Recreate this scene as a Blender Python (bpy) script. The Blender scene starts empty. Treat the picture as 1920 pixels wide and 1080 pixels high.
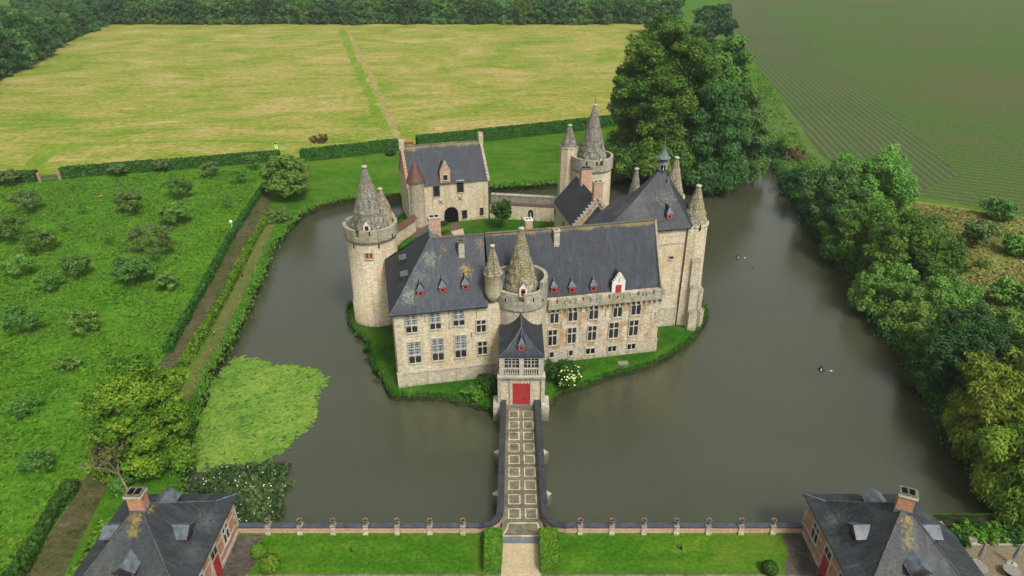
import bpy, math, random
import numpy as np
from mathutils import Vector
from mathutils.geometry import tessellate_polygon
from math import sin, cos, pi, radians, sqrt, tan

# ------------------------------------------------------------------ camera, sky, sun, exposure
SC = bpy.context.scene
COL = SC.collection
FPX, PITCH, CAMH = 1279.0, radians(27.7), 60.0
cam_d = bpy.data.cameras.new("camera")
cam = bpy.data.objects.new("camera", cam_d)
COL.objects.link(cam)
cam.location = (0, 0, CAMH)
cam.rotation_euler = (radians(90) - PITCH, 0, 0)
cam_d.sensor_width = 36.0
cam_d.lens = 36.0 * FPX / 1920.0
cam_d.clip_start = 0.5
cam_d.clip_end = 8000
SC.camera = cam

SUN_EL, SUN_AZ = radians(52), radians(150)      # azimuth clockwise from +Y (north); light comes from behind right of the camera
W = bpy.data.worlds.new("World")
SC.world = W
W.use_nodes = True
wn = W.node_tree
wn.nodes.clear()
sky = wn.nodes.new("ShaderNodeTexSky")
sky.sky_type = 'NISHITA'
sky.sun_disc = False
sky.sun_elevation = SUN_EL
sky.sun_rotation = SUN_AZ
sky.air_density = 1.0
sky.dust_density = 4.0
hs = wn.nodes.new("ShaderNodeHueSaturation")
hs.inputs['Saturation'].default_value = 0.22
bg = wn.nodes.new("ShaderNodeBackground")
bg.inputs['Strength'].default_value = 0.085
wo = wn.nodes.new("ShaderNodeOutputWorld")
wn.links.new(sky.outputs[0], hs.inputs['Color'])
wn.links.new(hs.outputs[0], bg.inputs['Color'])
wn.links.new(bg.outputs[0], wo.inputs[0])
sun_d = bpy.data.lights.new("sun", 'SUN')
sun_d.energy = 1.5
sun_d.angle = radians(12)
sun_d.color = (1.0, 0.96, 0.9)
sun = bpy.data.objects.new("sun", sun_d)
COL.objects.link(sun)
sv = Vector((sin(SUN_AZ) * cos(SUN_EL), cos(SUN_AZ) * cos(SUN_EL), sin(SUN_EL)))
sun.rotation_euler = (-sv).to_track_quat('-Z', 'Y').to_euler()
SC.view_settings.view_transform = 'Standard'
SC.view_settings.look = 'None'
SC.view_settings.gamma = 1.0
SC.view_settings.use_curve_mapping = False
SC.view_settings.exposure = 1.0
SC.cycles.max_bounces = 6
SC.cycles.transparent_max_bounces = 6

# ------------------------------------------------------------------ survey: a bearing from the viewpoint meets a real level, wall or roof
def ray(x, y):
    u = (x - 960) / FPX
    v = -(y - 540) / FPX
    return Vector((u, cos(PITCH) + v * sin(PITCH), -sin(PITCH) + v * cos(PITCH)))
def G(x, y, z=0.0):
    d = ray(x, y)
    t = (z - CAMH) / d.z
    return Vector((0, 0, CAMH)) + d * t
def on_plane(x, y, p0, n):
    o = Vector((0, 0, CAMH)); d = ray(x, y)
    return o + d * ((p0 - o).dot(n) / d.dot(n))
class Fr:
    def __init__(s, ang, ox=0, oy=0):
        s.a = radians(ang); s.c = cos(s.a); s.s = sin(s.a); s.ox = ox; s.oy = oy
    def p(s, u, v, z=0.0):
        return Vector((s.ox + u * s.c - v * s.s, s.oy + u * s.s + v * s.c, z))
    def uv(s, p):
        x, y = p[0] - s.ox, p[1] - s.oy
        return (x * s.c + y * s.s, -x * s.s + y * s.c)
    def wall(s, x, y, v):
        """bearing onto the wall at depth v -> (u, z)"""
        q = on_plane(x, y, s.p(0, v, 0), Vector((-s.s, s.c, 0)))
        return s.uv(q)[0], q.z
CF = Fr(11.5)            # the castle's grid
WF = Fr(0)               # the bridge's grid

# ------------------------------------------------------------------ objects, tags
def tag(o, label=None, cat=None, group=None, kind=None):
    if label: o['label'] = label
    if cat: o['category'] = cat
    if group: o['group'] = group
    if kind: o['kind'] = kind
    return o
def thing(name, loc, label, cat, group=None, rz=0.0):
    o = bpy.data.objects.new(name, None)
    o.empty_display_size = 0.5
    COL.objects.link(o)
    o.location = loc
    o.rotation_euler = (0, 0, rz)
    return tag(o, label, cat, group)
def base_of(o):
    b = Vector((0, 0, 0))
    while o is not None:
        b = b + o.location
        o = o.parent
    return b
def copy_tree(o, parent=None):
    c = o.copy()
    COL.objects.link(c)
    if parent is not None: c.parent = parent
    for ch in list(o.children): copy_tree(ch, c)
    return c

MATS = {}
class MB:
    """collects polygons of one part, with metre UVs, and links them as one mesh object"""
    def __init__(s): s.v = []; s.f = []; s.m = []; s.uv = []; s.sm = []; s.names = []
    def mi(s, mat):
        if mat not in s.names: s.names.append(mat)
        return s.names.index(mat)
    def poly(s, pts, mat, uv=None, smooth=False):
        pts = [Vector(p) for p in pts]
        if uv is None:
            n = Vector((0, 0, 0))
            for i in range(len(pts)):
                a, b = pts[i], pts[(i + 1) % len(pts)]
                n += Vector(((a.y - b.y) * (a.z + b.z), (a.z - b.z) * (a.x + b.x), (a.x - b.x) * (a.y + b.y)))
            if n.length < 1e-9: return
            n.normalize()
            h = Vector((-n.y, n.x, 0))
            if h.length < 0.05: uv = [(p.x, p.y) for p in pts]
            else:
                h.normalize(); t = n.cross(h)
                uv = [(p.dot(h), p.dot(t)) for p in pts]
        k = len(s.v)
        s.v += [tuple(p) for p in pts]
        s.f.append(tuple(range(k, k + len(pts))))
        s.m.append(s.mi(mat)); s.uv.append(uv); s.sm.append(smooth)
    def box(s, fr, u0, u1, v0, v1, z0, z1, mat, top=None, bottom=False):
        P = fr.p
        a, b, c, d = (u0, v0), (u1, v0), (u1, v1), (u0, v1)
        for q, r in ((a, b), (b, c), (c, d), (d, a)):
            s.poly([P(*q, z0), P(*r, z0), P(*r, z1), P(*q, z1)], mat)
        s.poly([P(*q, z1) for q in (a, b, c, d)], top or mat)
        if bottom: s.poly([P(*q, z0) for q in (d, c, b, a)], mat)
    def prism(s, pts, z0, z1, mat, top=None, cap=True):
        n = len(pts)
        for i in range(n):
            a, b = pts[i], pts[(i + 1) % n]
            s.poly([(a[0], a[1], z0), (b[0], b[1], z0), (b[0], b[1], z1), (a[0], a[1], z1)], mat)
        if cap: s.poly([(p[0], p[1], z1) for p in pts], top or mat)
    def lathe(s, cx, cy, prof, n, mat, a0=0.0, a1=2 * pi, smooth=True, jit=None, ru=None):
        R = ru or max(r for r, z in prof)
        full = abs(a1 - a0 - 2 * pi) < 1e-6
        l = 0.0
        for j in range(len(prof) - 1):
            (r0, z0), (r1, z1) = prof[j], prof[j + 1]
            dl = sqrt((r1 - r0) ** 2 + (z1 - z0) ** 2)
            if dl < 1e-6: continue
            for i in range(n):
                t0 = a0 + (a1 - a0) * i / n; t1 = a0 + (a1 - a0) * (i + 1) / n
                def pt(r, z, t, jj):
                    if jit: r = r * (1 + jit(t, z))
                    return (cx + r * cos(t), cy + r * sin(t), z)
                q = [pt(r0, z0, t0, 0), pt(r0, z0, t1, 0), pt(r1, z1, t1, 1), pt(r1, z1, t0, 1)]
                uv = [(t0 * R, l), (t1 * R, l), (t1 * R, l + dl), (t0 * R, l + dl)]
                if r1 < 1e-4: q = q[:3]; uv = uv[:3]
                elif r0 < 1e-4: q = [q[0], q[2], q[3]]; uv = [uv[0], uv[2], uv[3]]
                s.poly(q, mat, uv, smooth)
            l += dl
    def tube(s, a, b, r0, r1, n, mat):
        a = Vector(a); b = Vector(b); d = (b - a).normalized()
        e = d.orthogonal().normalized(); g = d.cross(e)
        for i in range(n):
            t0 = 2 * pi * i / n; t1 = 2 * pi * (i + 1) / n
            c0 = e * cos(t0) + g * sin(t0); c1 = e * cos(t1) + g * sin(t1)
            s.poly([a + c0 * r0, a + c1 * r0, b + c1 * r1, b + c0 * r1], mat, None, True)
        s.poly([b + (e * cos(2 * pi * i / n) + g * sin(2 * pi * i / n)) * r1 for i in range(n)], mat)
    def build(s, name, parent=None, base=None, merge=True):
        b = base_of(parent) if parent is not None else Vector(base or (0, 0, 0))
        me = bpy.data.meshes.new(name)
        me.from_pydata([(x - b.x, y - b.y, z - b.z) for x, y, z in s.v], [], s.f)
        for nm in s.names: me.materials.append(MATS[nm])
        me.polygons.foreach_set('material_index', s.m)
        me.polygons.foreach_set('use_smooth', s.sm)
        ul = me.uv_layers.new(name='UVMap')
        ul.data.foreach_set('uv', [c for f in s.uv for t in f for c in t])
        if merge and any(s.sm):
            import bmesh
            bm = bmesh.new(); bm.from_mesh(me)
            bmesh.ops.remove_doubles(bm, verts=bm.verts, dist=0.0005)
            bm.to_mesh(me); bm.free()
        me.update()
        o = bpy.data.objects.new(name, me)
        COL.objects.link(o)
        if parent is not None: o.parent = parent
        else: o.location = b
        return o

# ------------------------------------------------------------------ materials
class NT:
    def __init__(s, name):
        s.m = bpy.data.materials.new(name); s.m.use_nodes = True
        s.t = s.m.node_tree; s.t.nodes.clear()
        s.out = s.t.nodes.new("ShaderNodeOutputMaterial")
        MATS[name] = s.m
    def n(s, kind, **kw):
        nd = s.t.nodes.new("ShaderNode" + kind)
        for k, v in kw.items():
            if k in nd.inputs: s.put(nd.inputs[k], v)
            else: setattr(nd, k, v)
        return nd
    def put(s, sock, v):
        if isinstance(v, bpy.types.NodeSocket): s.t.links.new(v, sock)
        else:
            if isinstance(v, (tuple, list)) and sock.type == 'RGBA' and len(v) == 3: v = (*v, 1)
            sock.default_value = v
    def pos(s): return s.n("NewGeometry").outputs['Position']
    def uv(s): return s.n("TexCoord").outputs['UV']
    def mapv(s, vec, scale=(1, 1, 1), rot=(0, 0, 0), loc=(0, 0, 0)):
        nd = s.n("Mapping"); s.put(nd.inputs['Vector'], vec)
        nd.inputs['Scale'].default_value = scale; nd.inputs['Rotation'].default_value = rot; nd.inputs['Location'].default_value = loc
        return nd.outputs[0]
    def noise(s, vec, scale, detail=4, rough=0.55, dist=0.0):
        nd = s.n("TexNoise"); s.put(nd.inputs['Vector'], vec)
        nd.inputs['Scale'].default_value = scale; nd.inputs['Detail'].default_value = detail
        nd.inputs['Roughness'].default_value = rough; nd.inputs['Distortion'].default_value = dist
        return nd.outputs['Fac']
    def wave(s, vec, scale, dist=0.0, dscale=1.0, detail=2):
        nd = s.n("TexWave"); s.put(nd.inputs['Vector'], vec)
        nd.inputs['Scale'].default_value = scale; nd.inputs['Distortion'].default_value = dist
        nd.inputs['Detail Scale'].default_value = dscale; nd.inputs['Detail'].default_value = detail
        return nd.outputs['Fac']
    def ramp(s, fac, stops, interp='LINEAR'):
        nd = s.n("ValToRGB"); s.put(nd.inputs[0], fac)
        e = nd.color_ramp.elements; nd.color_ramp.interpolation = interp
        while len(e) < len(stops): e.new(0.5)
        for i, (p, c) in enumerate(stops):
            e[i].position = p
            e[i].color = (c, c, c, 1) if isinstance(c, (int, float)) else (*c, 1)
        return nd.outputs[0]
    def mix(s, fac, a, b, mode='MIX'):
        nd = s.n("MixRGB", blend_type=mode)
        s.put(nd.inputs[0], fac); s.put(nd.inputs[1], a); s.put(nd.inputs[2], b)
        return nd.outputs[0]
    def math(s, op, a, b=0.0):
        nd = s.n("Math", operation=op); s.put(nd.inputs[0], a); s.put(nd.inputs[1], b)
        return nd.outputs[0]
    def bump(s, h, strength=0.4, dist=0.1):
        nd = s.n("Bump"); s.put(nd.inputs['Height'], h)
        nd.inputs['Strength'].default_value = strength; nd.inputs['Distance'].default_value = dist
        return nd.outputs[0]
    def done(s, col, rough=0.9, spec=0.25, normal=None, metal=0.0, trans=0.0):
        b = s.n("BsdfPrincipled")
        s.put(b.inputs['Base Color'], col); s.put(b.inputs['Roughness'], rough)
        b.inputs['Specular IOR Level'].default_value = spec
        b.inputs['Metallic'].default_value = metal
        if normal is not None: s.put(b.inputs['Normal'], normal)
        o = b.outputs[0]
        if trans > 0:
            t = s.n("BsdfTranslucent"); s.put(t.inputs[0], col)
            mx = s.n("MixShader"); mx.inputs[0].default_value = trans
            s.t.links.new(o, mx.inputs[1]); s.t.links.new(t.outputs[0], mx.inputs[2]); o = mx.outputs[0]
        s.t.links.new(o, s.out.inputs[0])
        return s.m

def stone(name, light, dark, rust, rust_amt=0.5, cs=(0.55, 0.24), stain=0.6, mortar=0.55, bs=0.22, mottle=0.0):
    t = NT(name); p = t.pos(); u = t.uv()
    wv = t.n("TexNoise"); t.put(wv.inputs['Vector'], p); wv.inputs['Scale'].default_value = 0.9; wv.inputs['Detail'].default_value = 3
    ud = t.n("VectorMath", operation='MULTIPLY_ADD'); t.put(ud.inputs[0], wv.outputs['Color']); ud.inputs[1].default_value = (cs[0] * 1.6, cs[1] * 1.6, 0); t.put(ud.inputs[2], u)
    br = t.n("TexBrick"); t.put(br.inputs['Vector'], ud.outputs[0])
    br.inputs['Color1'].default_value = (*light, 1)
    br.inputs['Color2'].default_value = (*[c * 0.72 for c in light], 1)
    br.inputs['Mortar'].default_value = (*[c * mortar for c in light], 1)
    br.inputs['Scale'].default_value = 1.0; br.inputs['Mortar Size'].default_value = 0.03
    br.inputs['Brick Width'].default_value = cs[0]; br.inputs['Row Height'].default_value = cs[1]
    c = br.outputs['Color']
    big = t.noise(p, bs, 5, 0.68)
    c = t.mix(t.ramp(big, [(0.45, 0.0), (0.60, rust_amt)]), c, rust, 'MIX')
    fine = t.noise(t.mapv(u, (0.9, 3.2, 1)), 1.6, 5, 0.65)
    c = t.mix(t.ramp(fine, [(0.34, stain), (0.52, 0.0)]), c, dark)
    if mottle > 0:                                   # grey-white lichen and dark moss in the joints
        m1 = t.noise(p, 1.5, 5, 0.75); m2 = t.noise(p, 0.8, 5, 0.75)
        c = t.mix(t.ramp(m1, [(0.54, 0.0), (0.66, mottle * 0.6)]), c, (0.46, 0.44, 0.36))
        c = t.mix(t.ramp(m2, [(0.53, 0.0), (0.66, mottle * 0.85)]), c, (0.085, 0.078, 0.045))
    sp = t.noise(p, 3.0, 3, 0.7)
    c = t.mix(0.65, c, t.ramp(sp, [(0.3, 0.55), (0.7, 1.3)]), 'MULTIPLY')
    st = t.noise(t.mapv(u, (1.3, 0.10, 1)), 1.0, 4, 0.6)
    c = t.mix(t.ramp(st, [(0.50, 0.0), (0.70, stain * 0.9)]), c, [x * 0.8 for x in dark])
    zz = t.n("SeparateXYZ"); t.put(zz.inputs[0], p)                # damp, mossy foot near the water
    dz = t.math('ADD', zz.outputs['Z'], t.math('MULTIPLY', st, -3.0))
    c = t.mix(t.ramp(t.math('MULTIPLY', t.math('ADD', dz, 4.0), 0.2), [(0.26, 0.75), (0.5, 0.0)]), c, (0.075, 0.075, 0.042, 1))
    return t.done(c, 0.92, 0.15, t.bump(t.mix(0.5, fine, sp), 0.5, 0.06))
stone("limestone", (0.67, 0.585, 0.415), (0.30, 0.23, 0.125), (0.47, 0.325, 0.16), 0.42, mortar=0.78, stain=0.5)
stone("limestone_pale", (0.58, 0.52, 0.385), (0.24, 0.21, 0.15), (0.40, 0.33, 0.2), 0.3, (0.7, 0.3), 0.55)
stone("limestone_rust", (0.66, 0.58, 0.43), (0.2, 0.135, 0.07), (0.36, 0.2, 0.075), 0.85, (0.5, 0.2), 0.65, 0.7, 0.5)
stone("cone_stone", (0.43, 0.39, 0.265), (0.06, 0.052, 0.028), (0.27, 0.225, 0.085), 0.6, (0.6, 0.38), 1.0, 0.3, mottle=0.8)
stone("cone_grey", (0.34, 0.32, 0.26), (0.06, 0.053, 0.036), (0.2, 0.17, 0.09), 0.5, (0.6, 0.34), 0.95, 0.4, mottle=0.9)
stone("parapet_grey", (0.46, 0.43, 0.335), (0.13, 0.12, 0.08), (0.26, 0.23, 0.12), 0.5, (0.8, 0.4), 0.75)
stone("dressed_stone", (0.50, 0.47, 0.38), (0.28, 0.25, 0.19), (0.42, 0.36, 0.24), 0.3, (0.9, 0.5), 0.4)
stone("brick_wall", (0.40, 0.19, 0.115), (0.22, 0.11, 0.07), (0.42, 0.24, 0.15), 0.5, (0.24, 0.08), 0.35, 1.15)
stone("brick_pale", (0.47, 0.29, 0.2), (0.3, 0.2, 0.14), (0.42, 0.3, 0.2), 0.5, (0.24, 0.08), 0.3, 1.1)
stone("rubble_grey", (0.33, 0.31, 0.25), (0.13, 0.115, 0.085), (0.28, 0.23, 0.14), 0.4, (0.5, 0.25), 0.8)

def slate(name, base, lichen=0.0, pale=0.3, gold=(0.34, 0.25, 0.03), rowh=0.22, spots=(), ridge=None):
    t = NT(name); p = t.pos(); u = t.uv()
    br = t.n("TexBrick"); t.put(br.inputs['Vector'], u)
    br.inputs['Color1'].default_value = (*base, 1)
    br.inputs['Color2'].default_value = (*[c * 0.72 for c in base], 1)
    br.inputs['Mortar'].default_value = (*[c * 0.45 for c in base], 1)
    br.inputs['Scale'].default_value = 1.0; br.inputs['Mortar Size'].default_value = 0.02
    br.inputs['Brick Width'].default_value = 0.3; br.inputs['Row Height'].default_value = rowh
    c = br.outputs['Color']
    sp = t.noise(p, 4.5, 3, 0.75)
    c = t.mix(0.85, c, t.ramp(sp, [(0.28, 0.5), (0.72, 1.6)]), 'MULTIPLY')
    st = t.noise(t.mapv(u, (1.1, 0.13, 1)), 1.0, 4, 0.65)
    s2 = t.noise(t.mapv(u, (2.6, 0.5, 1)), 1.0, 4, 0.7)
    c = t.mix(0.9, c, t.ramp(s2, [(0.3, 0.6), (0.7, 1.5)]), 'MULTIPLY')
    c = t.mix(t.ramp(st, [(0.52, 0.0), (0.75, pale)]), c, (0.10, 0.115, 0.105))
    pz = t.noise(p, 0.3, 4, 0.65)
    c = t.mix(t.ramp(pz, [(0.55, 0.0), (0.72, pale)]), c, (0.085, 0.11, 0.085))
    if lichen > 0:
        l1 = t.noise(p, 0.21, 3, 0.5); l2 = t.noise(p, 2.2, 4, 0.75)
        m = t.math('MULTIPLY', t.ramp(l1, [(0.58, 0.0), (0.68, 1.0)]), t.ramp(l2, [(0.42, 0.0), (0.6, lichen)]))
        c = t.mix(m, c, gold)
    if spots or ridge:
        ln = t.noise(p, 2.6, 5, 0.8); lb = t.noise(p, 0.35, 3, 0.6)
    for (cx, cy, cz, r, col, amt) in spots:         # patches of lichen and algae growing on the slates
        d = t.n("VectorMath", operation='DISTANCE'); t.put(d.inputs[0], p); d.inputs[1].default_value = (cx, cy, cz)
        f = t.math('SUBTRACT', 1.0, t.math('DIVIDE', d.outputs['Value'], r))
        m = t.ramp(t.math('MULTIPLY', t.math('ADD', t.math('MULTIPLY', f, 0.42), t.math('MULTIPLY', ln, 1.5)), 0.5), [(0.46, 0.0), (0.56, amt)])
        c = t.mix(m, c, (*col, 1))
    if ridge:
        z0, z1, col, amt = ridge
        zz = t.n("SeparateXYZ"); t.put(zz.inputs[0], p)
        f = t.n("MapRange"); t.put(f.inputs[0], zz.outputs['Z']); f.inputs[1].default_value = z0; f.inputs[2].default_value = z1
        m = t.ramp(t.math('ADD', t.math('MULTIPLY', f.outputs[0], 0.42), t.math('ADD', t.math('MULTIPLY', ln, 0.4), t.math('MULTIPLY', lb, 0.5))), [(0.68, 0.0), (0.84, amt)])
        c = t.mix(m, c, (*col, 1))
    return t.done(c, 0.62, 0.4, t.bump(sp, 0.25, 0.04))
GOLD, OLIVE, ALGAE = (0.25, 0.165, 0.012), (0.17, 0.15, 0.04), (0.17, 0.225, 0.15)
def roof_px(x, y, z): return tuple(G(x, y, z))
slate("slate_front", (0.025, 0.031, 0.044), 0.0, 0.4, spots=[(*roof_px(874, 505, 16.2), 1.5, GOLD, .9), (*roof_px(872, 516, 15.6), 1.1, GOLD, .9), (*roof_px(832, 464, 19.2), 1.5, GOLD, .7), (*roof_px(868, 452, 19.6), 1.3, GOLD, .35), (*roof_px(803, 482, 18.2), 2.6, ALGAE, .5), (*roof_px(766, 556, 13.6), 2.4, ALGAE, .6), (*roof_px(785, 520, 15.8), 2.3, ALGAE, .3), (*roof_px(905, 455, 19.3), 2.0, OLIVE, .6)])
slate("slate_range", (0.023, 0.0285, 0.040), 0.0, 0.25, ridge=(18.6, 20.0, (0.24, 0.18, 0.035), .75))
slate("slate_keep", (0.026, 0.030, 0.037), 0.0, 0.5, spots=[(*roof_px(1255, 370, 22.0), 3.2, (0.12, 0.11, 0.075), .7), (*roof_px(1190, 390, 20.5), 5.0, (0.085, 0.085, 0.07), .6)])
slate("slate_gatehouse", (0.022, 0.027, 0.037), 0.0, 0.25, spots=[(*roof_px(778, 290, 15.8), 3.4, GOLD, .85), (*roof_px(893, 290, 14.5), 2.2, (0.2, 0.16, 0.05), .6), (*roof_px(890, 320, 12), 2.2, (0.2, 0.16, 0.05), .5)], ridge=(14.6, 16.4, (0.2, 0.17, 0.05), .7))
slate("slate", (0.029, 0.035, 0.047), 0.2, 0.35)
slate("slate_dark", (0.022, 0.025, 0.030), 0.1, 0.2)  # darker copy for side and rear slopes, their shade put into the colour
slate("slate_lodge", (0.028, 0.033, 0.038), 0.15, 0.3)
slate("tile_brown", (0.115, 0.05, 0.032), 0.3, 0.12, (0.12, 0.09, 0.04))
slate("ridge_moss", (0.12, 0.115, 0.08), 1.0, 0.5)
def plain(name, col, rough=0.7, spec=0.3, var=0.25, scale=2.5, metal=0.0):
    t = NT(name); p = t.pos()
    n = t.noise(p, scale, 4, 0.6)
    c = t.mix(1.0, (*col, 1), t.ramp(n, [(0.3, 1 - var), (0.7, 1 + var)]), 'MULTIPLY')
    return t.done(c, rough, spec, t.bump(n, 0.15, 0.03), metal)
plain("lichen_gold", (0.36, 0.25, 0.03), 0.95, 0.1, 0.5, 5)
plain("algae", (0.16, 0.19, 0.13), 0.95, 0.1, 0.4, 5)
plain("bridge_cope", (0.034, 0.036, 0.040), 0.6, 0.35, 0.45, 1.5)
plain("lead", (0.085, 0.10, 0.112), 0.55, 0.4, 0.55, 1.5)
plain("ridge_lead", (0.075, 0.08, 0.075), 0.8, 0.2, 0.6, 4)
plain("lead_green", (0.095, 0.125, 0.115), 0.6, 0.4, 0.35, 2.0)
plain("red_paint", (0.33, 0.025, 0.026), 0.55, 0.35, 0.35, 2.0)
plain("dormer_red", (0.33, 0.06, 0.042), 0.65, 0.3, 0.35, 3.0)
plain("dull_red", (0.28, 0.045, 0.03), 0.6, 0.3, 0.3, 3.0)
plain("white_paint", (0.62, 0.6, 0.54), 0.7, 0.3, 0.12, 2.0)
plain("black_iron", (0.018, 0.018, 0.02), 0.5, 0.4, 0.3)
plain("dark_void", (0.008, 0.008, 0.008), 0.9, 0.0, 0.1)
plain("blue_stone", (0.055, 0.062, 0.075), 0.6, 0.35, 0.4, 1.5)
plain("bluestone_slab", (0.13, 0.145, 0.16), 0.6, 0.35, 0.25, 1.2)
plain("bark", (0.085, 0.065, 0.045), 0.95, 0.1, 0.5, 4)
plain("bark_pale", (0.20, 0.175, 0.125), 0.95, 0.1, 0.5, 4)
plain("terracotta", (0.17, 0.115, 0.08), 0.85, 0.2, 0.45, 4)
plain("soil", (0.022, 0.018, 0.013), 0.95, 0.1, 0.4, 4)
plain("canvas_grey", (0.17, 0.18, 0.19), 0.85, 0.2, 0.25, 6)
plain("table_grey", (0.20, 0.185, 0.165), 0.7, 0.3, 0.2, 5)
plain("concrete", (0.33, 0.31, 0.26), 0.9, 0.2, 0.3, 3)
plain("float_grey", (0.5, 0.5, 0.48), 0.5, 0.4, 0.2, 3)
plain("white_plastic", (0.75, 0.76, 0.74), 0.5, 0.4, 0.08, 3)
plain("pale_green", (0.42, 0.72, 0.22), 0.6, 0.3, 0.1, 3)
plain("post_wood", (0.27, 0.2, 0.125), 0.9, 0.15, 0.4, 5)
plain("orange_cloth", (0.45, 0.13, 0.03), 0.9, 0.1, 0.2, 4)
plain("blue_cloth", (0.05, 0.13, 0.3), 0.9, 0.1, 0.2, 4)
def glass(name, a, b):
    t = NT(name); p = t.pos()
    n = t.noise(p, 0.9, 2, 0.5)
    return t.done(t.mix(t.ramp(n, [(0.35, 0.0), (0.65, 1.0)]), (*a, 1), (*b, 1)), 0.12, 0.5)
glass("glass_dark", (0.012, 0.013, 0.013), (0.03, 0.032, 0.03))
glass("glass_sky_reflection", (0.20, 0.225, 0.235), (0.34, 0.36, 0.36))  # pale colour stands for the sky reflected in the panes

def turf(name, stops, big=0.05, mid=0.5, fine=3.0, streak=None, bump=0.5, patch=None, patch_amt=(0.55, 0.7)):
    t = NT(name); p = t.pos()
    a = t.noise(p, big, 5, 0.6); b = t.noise(p, mid, 4, 0.65); c = t.noise(p, fine, 4, 0.75)
    f = t.math('ADD', t.math('MULTIPLY', a, 0.35), t.math('ADD', t.math('MULTIPLY', b, 0.35), t.math('MULTIPLY', c, 0.3)))
    if streak:
        ang, sx, sy, amt = streak
        s_ = t.noise(t.mapv(p, (sx, sy, 1), (0, 0, radians(-ang))), 1.0, 5, 0.65)
        f = t.math('ADD', t.math('MULTIPLY', f, 1 - amt), t.math('MULTIPLY', s_, amt))
    col = t.ramp(f, stops)
    col = t.mix(0.7, col, t.ramp(c, [(0.3, 0.62), (0.7, 1.42)]), 'MULTIPLY')
    if patch:
        q = t.noise(p, 0.09, 4, 0.6)
        col = t.mix(t.ramp(q, [(patch_amt[0], 0.0), (patch_amt[1], 0.8)]), col, patch)
    return t.done(col, 1.0, 0.05, t.bump(t.math('ADD', b, c), bump, 0.25))
turf("grass_lawn", [(0.38, (0.022, 0.080, 0.004)), (0.5, (0.044, 0.125, 0.007)), (0.62, (0.095, 0.170, 0.012))], 0.06, 0.4, 2.2, (0, 0.12, 0.5, 0.25), 0.5, (0.115, 0.150, 0.022), (0.5, 0.72))
turf("grass_orchard", [(0.38, (0.026, 0.095, 0.005)), (0.48, (0.054, 0.152, 0.009)), (0.60, (0.105, 0.205, 0.016))], 0.05, 0.3, 1.3, (20, 0.25, 0.9, 0.35), 1.0)
turf("grass_rough", [(0.36, (0.035, 0.085, 0.012)), (0.5, (0.075, 0.135, 0.025)), (0.64, (0.125, 0.16, 0.045))], 0.06, 0.45, 2.0, None, 1.0)
turf("grass_island", [(0.36, (0.012, 0.052, 0.004)), (0.5, (0.026, 0.092, 0.006)), (0.64, (0.062, 0.140, 0.012))], 0.1, 0.6, 3.0, None, 0.8, (0.075, 0.115, 0.016), (0.5, 0.75))
turf("meadow_tan", [(0.36, (0.075, 0.130, 0.018)), (0.5, (0.145, 0.175, 0.040)), (0.62, (0.26, 0.22, 0.085))], 0.05, 0.3, 1.4, (30, 0.5, 0.9, 0.3), 1.0)
t = NT("hay_field"); p = t.pos()
v = t.mapv(p, (1, 1, 1), (0, 0, -radians(7)))
st = t.noise(t.mapv(v, (0.09, 0.6, 1)), 1.0, 6, 0.75); pa = t.noise(t.mapv(v, (0.7, 1.0, 1)), 0.035, 7, 0.72, 0.8); gr = t.noise(t.mapv(v, (0.55, 1.2, 1)), 0.75, 5, 0.9); md = t.noise(t.mapv(v, (0.35, 1, 1)), 0.16, 4, 0.7)
f = t.math('ADD', t.math('ADD', t.math('MULTIPLY', st, 0.24), t.math('MULTIPLY', pa, 0.34)), t.math('ADD', t.math('MULTIPLY', gr, 0.26), t.math('MULTIPLY', md, 0.16)))
c = t.ramp(f, [(0.41, (0.080, 0.165, 0.010)), (0.465, (0.150, 0.210, 0.022)), (0.515, (0.25, 0.238, 0.052)), (0.585, (0.40, 0.30, 0.145))])
c = t.mix(0.9, c, t.ramp(gr, [(0.3, 0.5), (0.7, 1.45)]), 'MULTIPLY')
t.done(c, 1.0, 0.05, t.bump(gr, 0.5, 0.2))
turf("path_straw", [(0.42, (0.15, 0.19, 0.03)), (0.5, (0.27, 0.215, 0.085)), (0.62, (0.36, 0.27, 0.14))], 0.05, 0.4, 1.2, None, 0.4)
turf("field_green", [(0.38, (0.085, 0.165, 0.012)), (0.5, (0.135, 0.205, 0.02)), (0.60, (0.23, 0.235, 0.045))], 0.05, 0.3, 1.2, None, 0.5)
turf("dirt_track", [(0.40, (0.032, 0.048, 0.012)), (0.48, (0.065, 0.068, 0.024)), (0.55, (0.085, 0.072, 0.038)), (0.64, (0.13, 0.098, 0.068))], 0.16, 0.5, 1.8, None, 0.6)
turf("grass_worn", [(0.38, (0.06, 0.09, 0.018)), (0.5, (0.10, 0.115, 0.03)), (0.64, (0.15, 0.125, 0.05))], 0.1, 0.5, 2.5, None, 0.6)
turf("gravel", [(0.36, (0.30, 0.235, 0.13)), (0.5, (0.40, 0.32, 0.19)), (0.64, (0.47, 0.39, 0.25))], 0.12, 0.7, 5.0, None, 0.25)
turf("gravel_dark", [(0.36, (0.12, 0.10, 0.06)), (0.5, (0.17, 0.14, 0.085)), (0.64, (0.21, 0.18, 0.11))], 0.12, 0.7, 4.0, None, 0.25)
turf("bank_earth", [(0.36, (0.012, 0.014, 0.007)), (0.5, (0.026, 0.034, 0.012)), (0.64, (0.045, 0.06, 0.02))], 0.15, 0.8, 3.0, None, 0.8)
turf("paver_brown", [(0.36, (0.06, 0.045, 0.035)), (0.5, (0.10, 0.07, 0.055)), (0.64, (0.14, 0.1, 0.08))], 0.2, 1.0, 5.0, None, 0.3)

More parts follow.
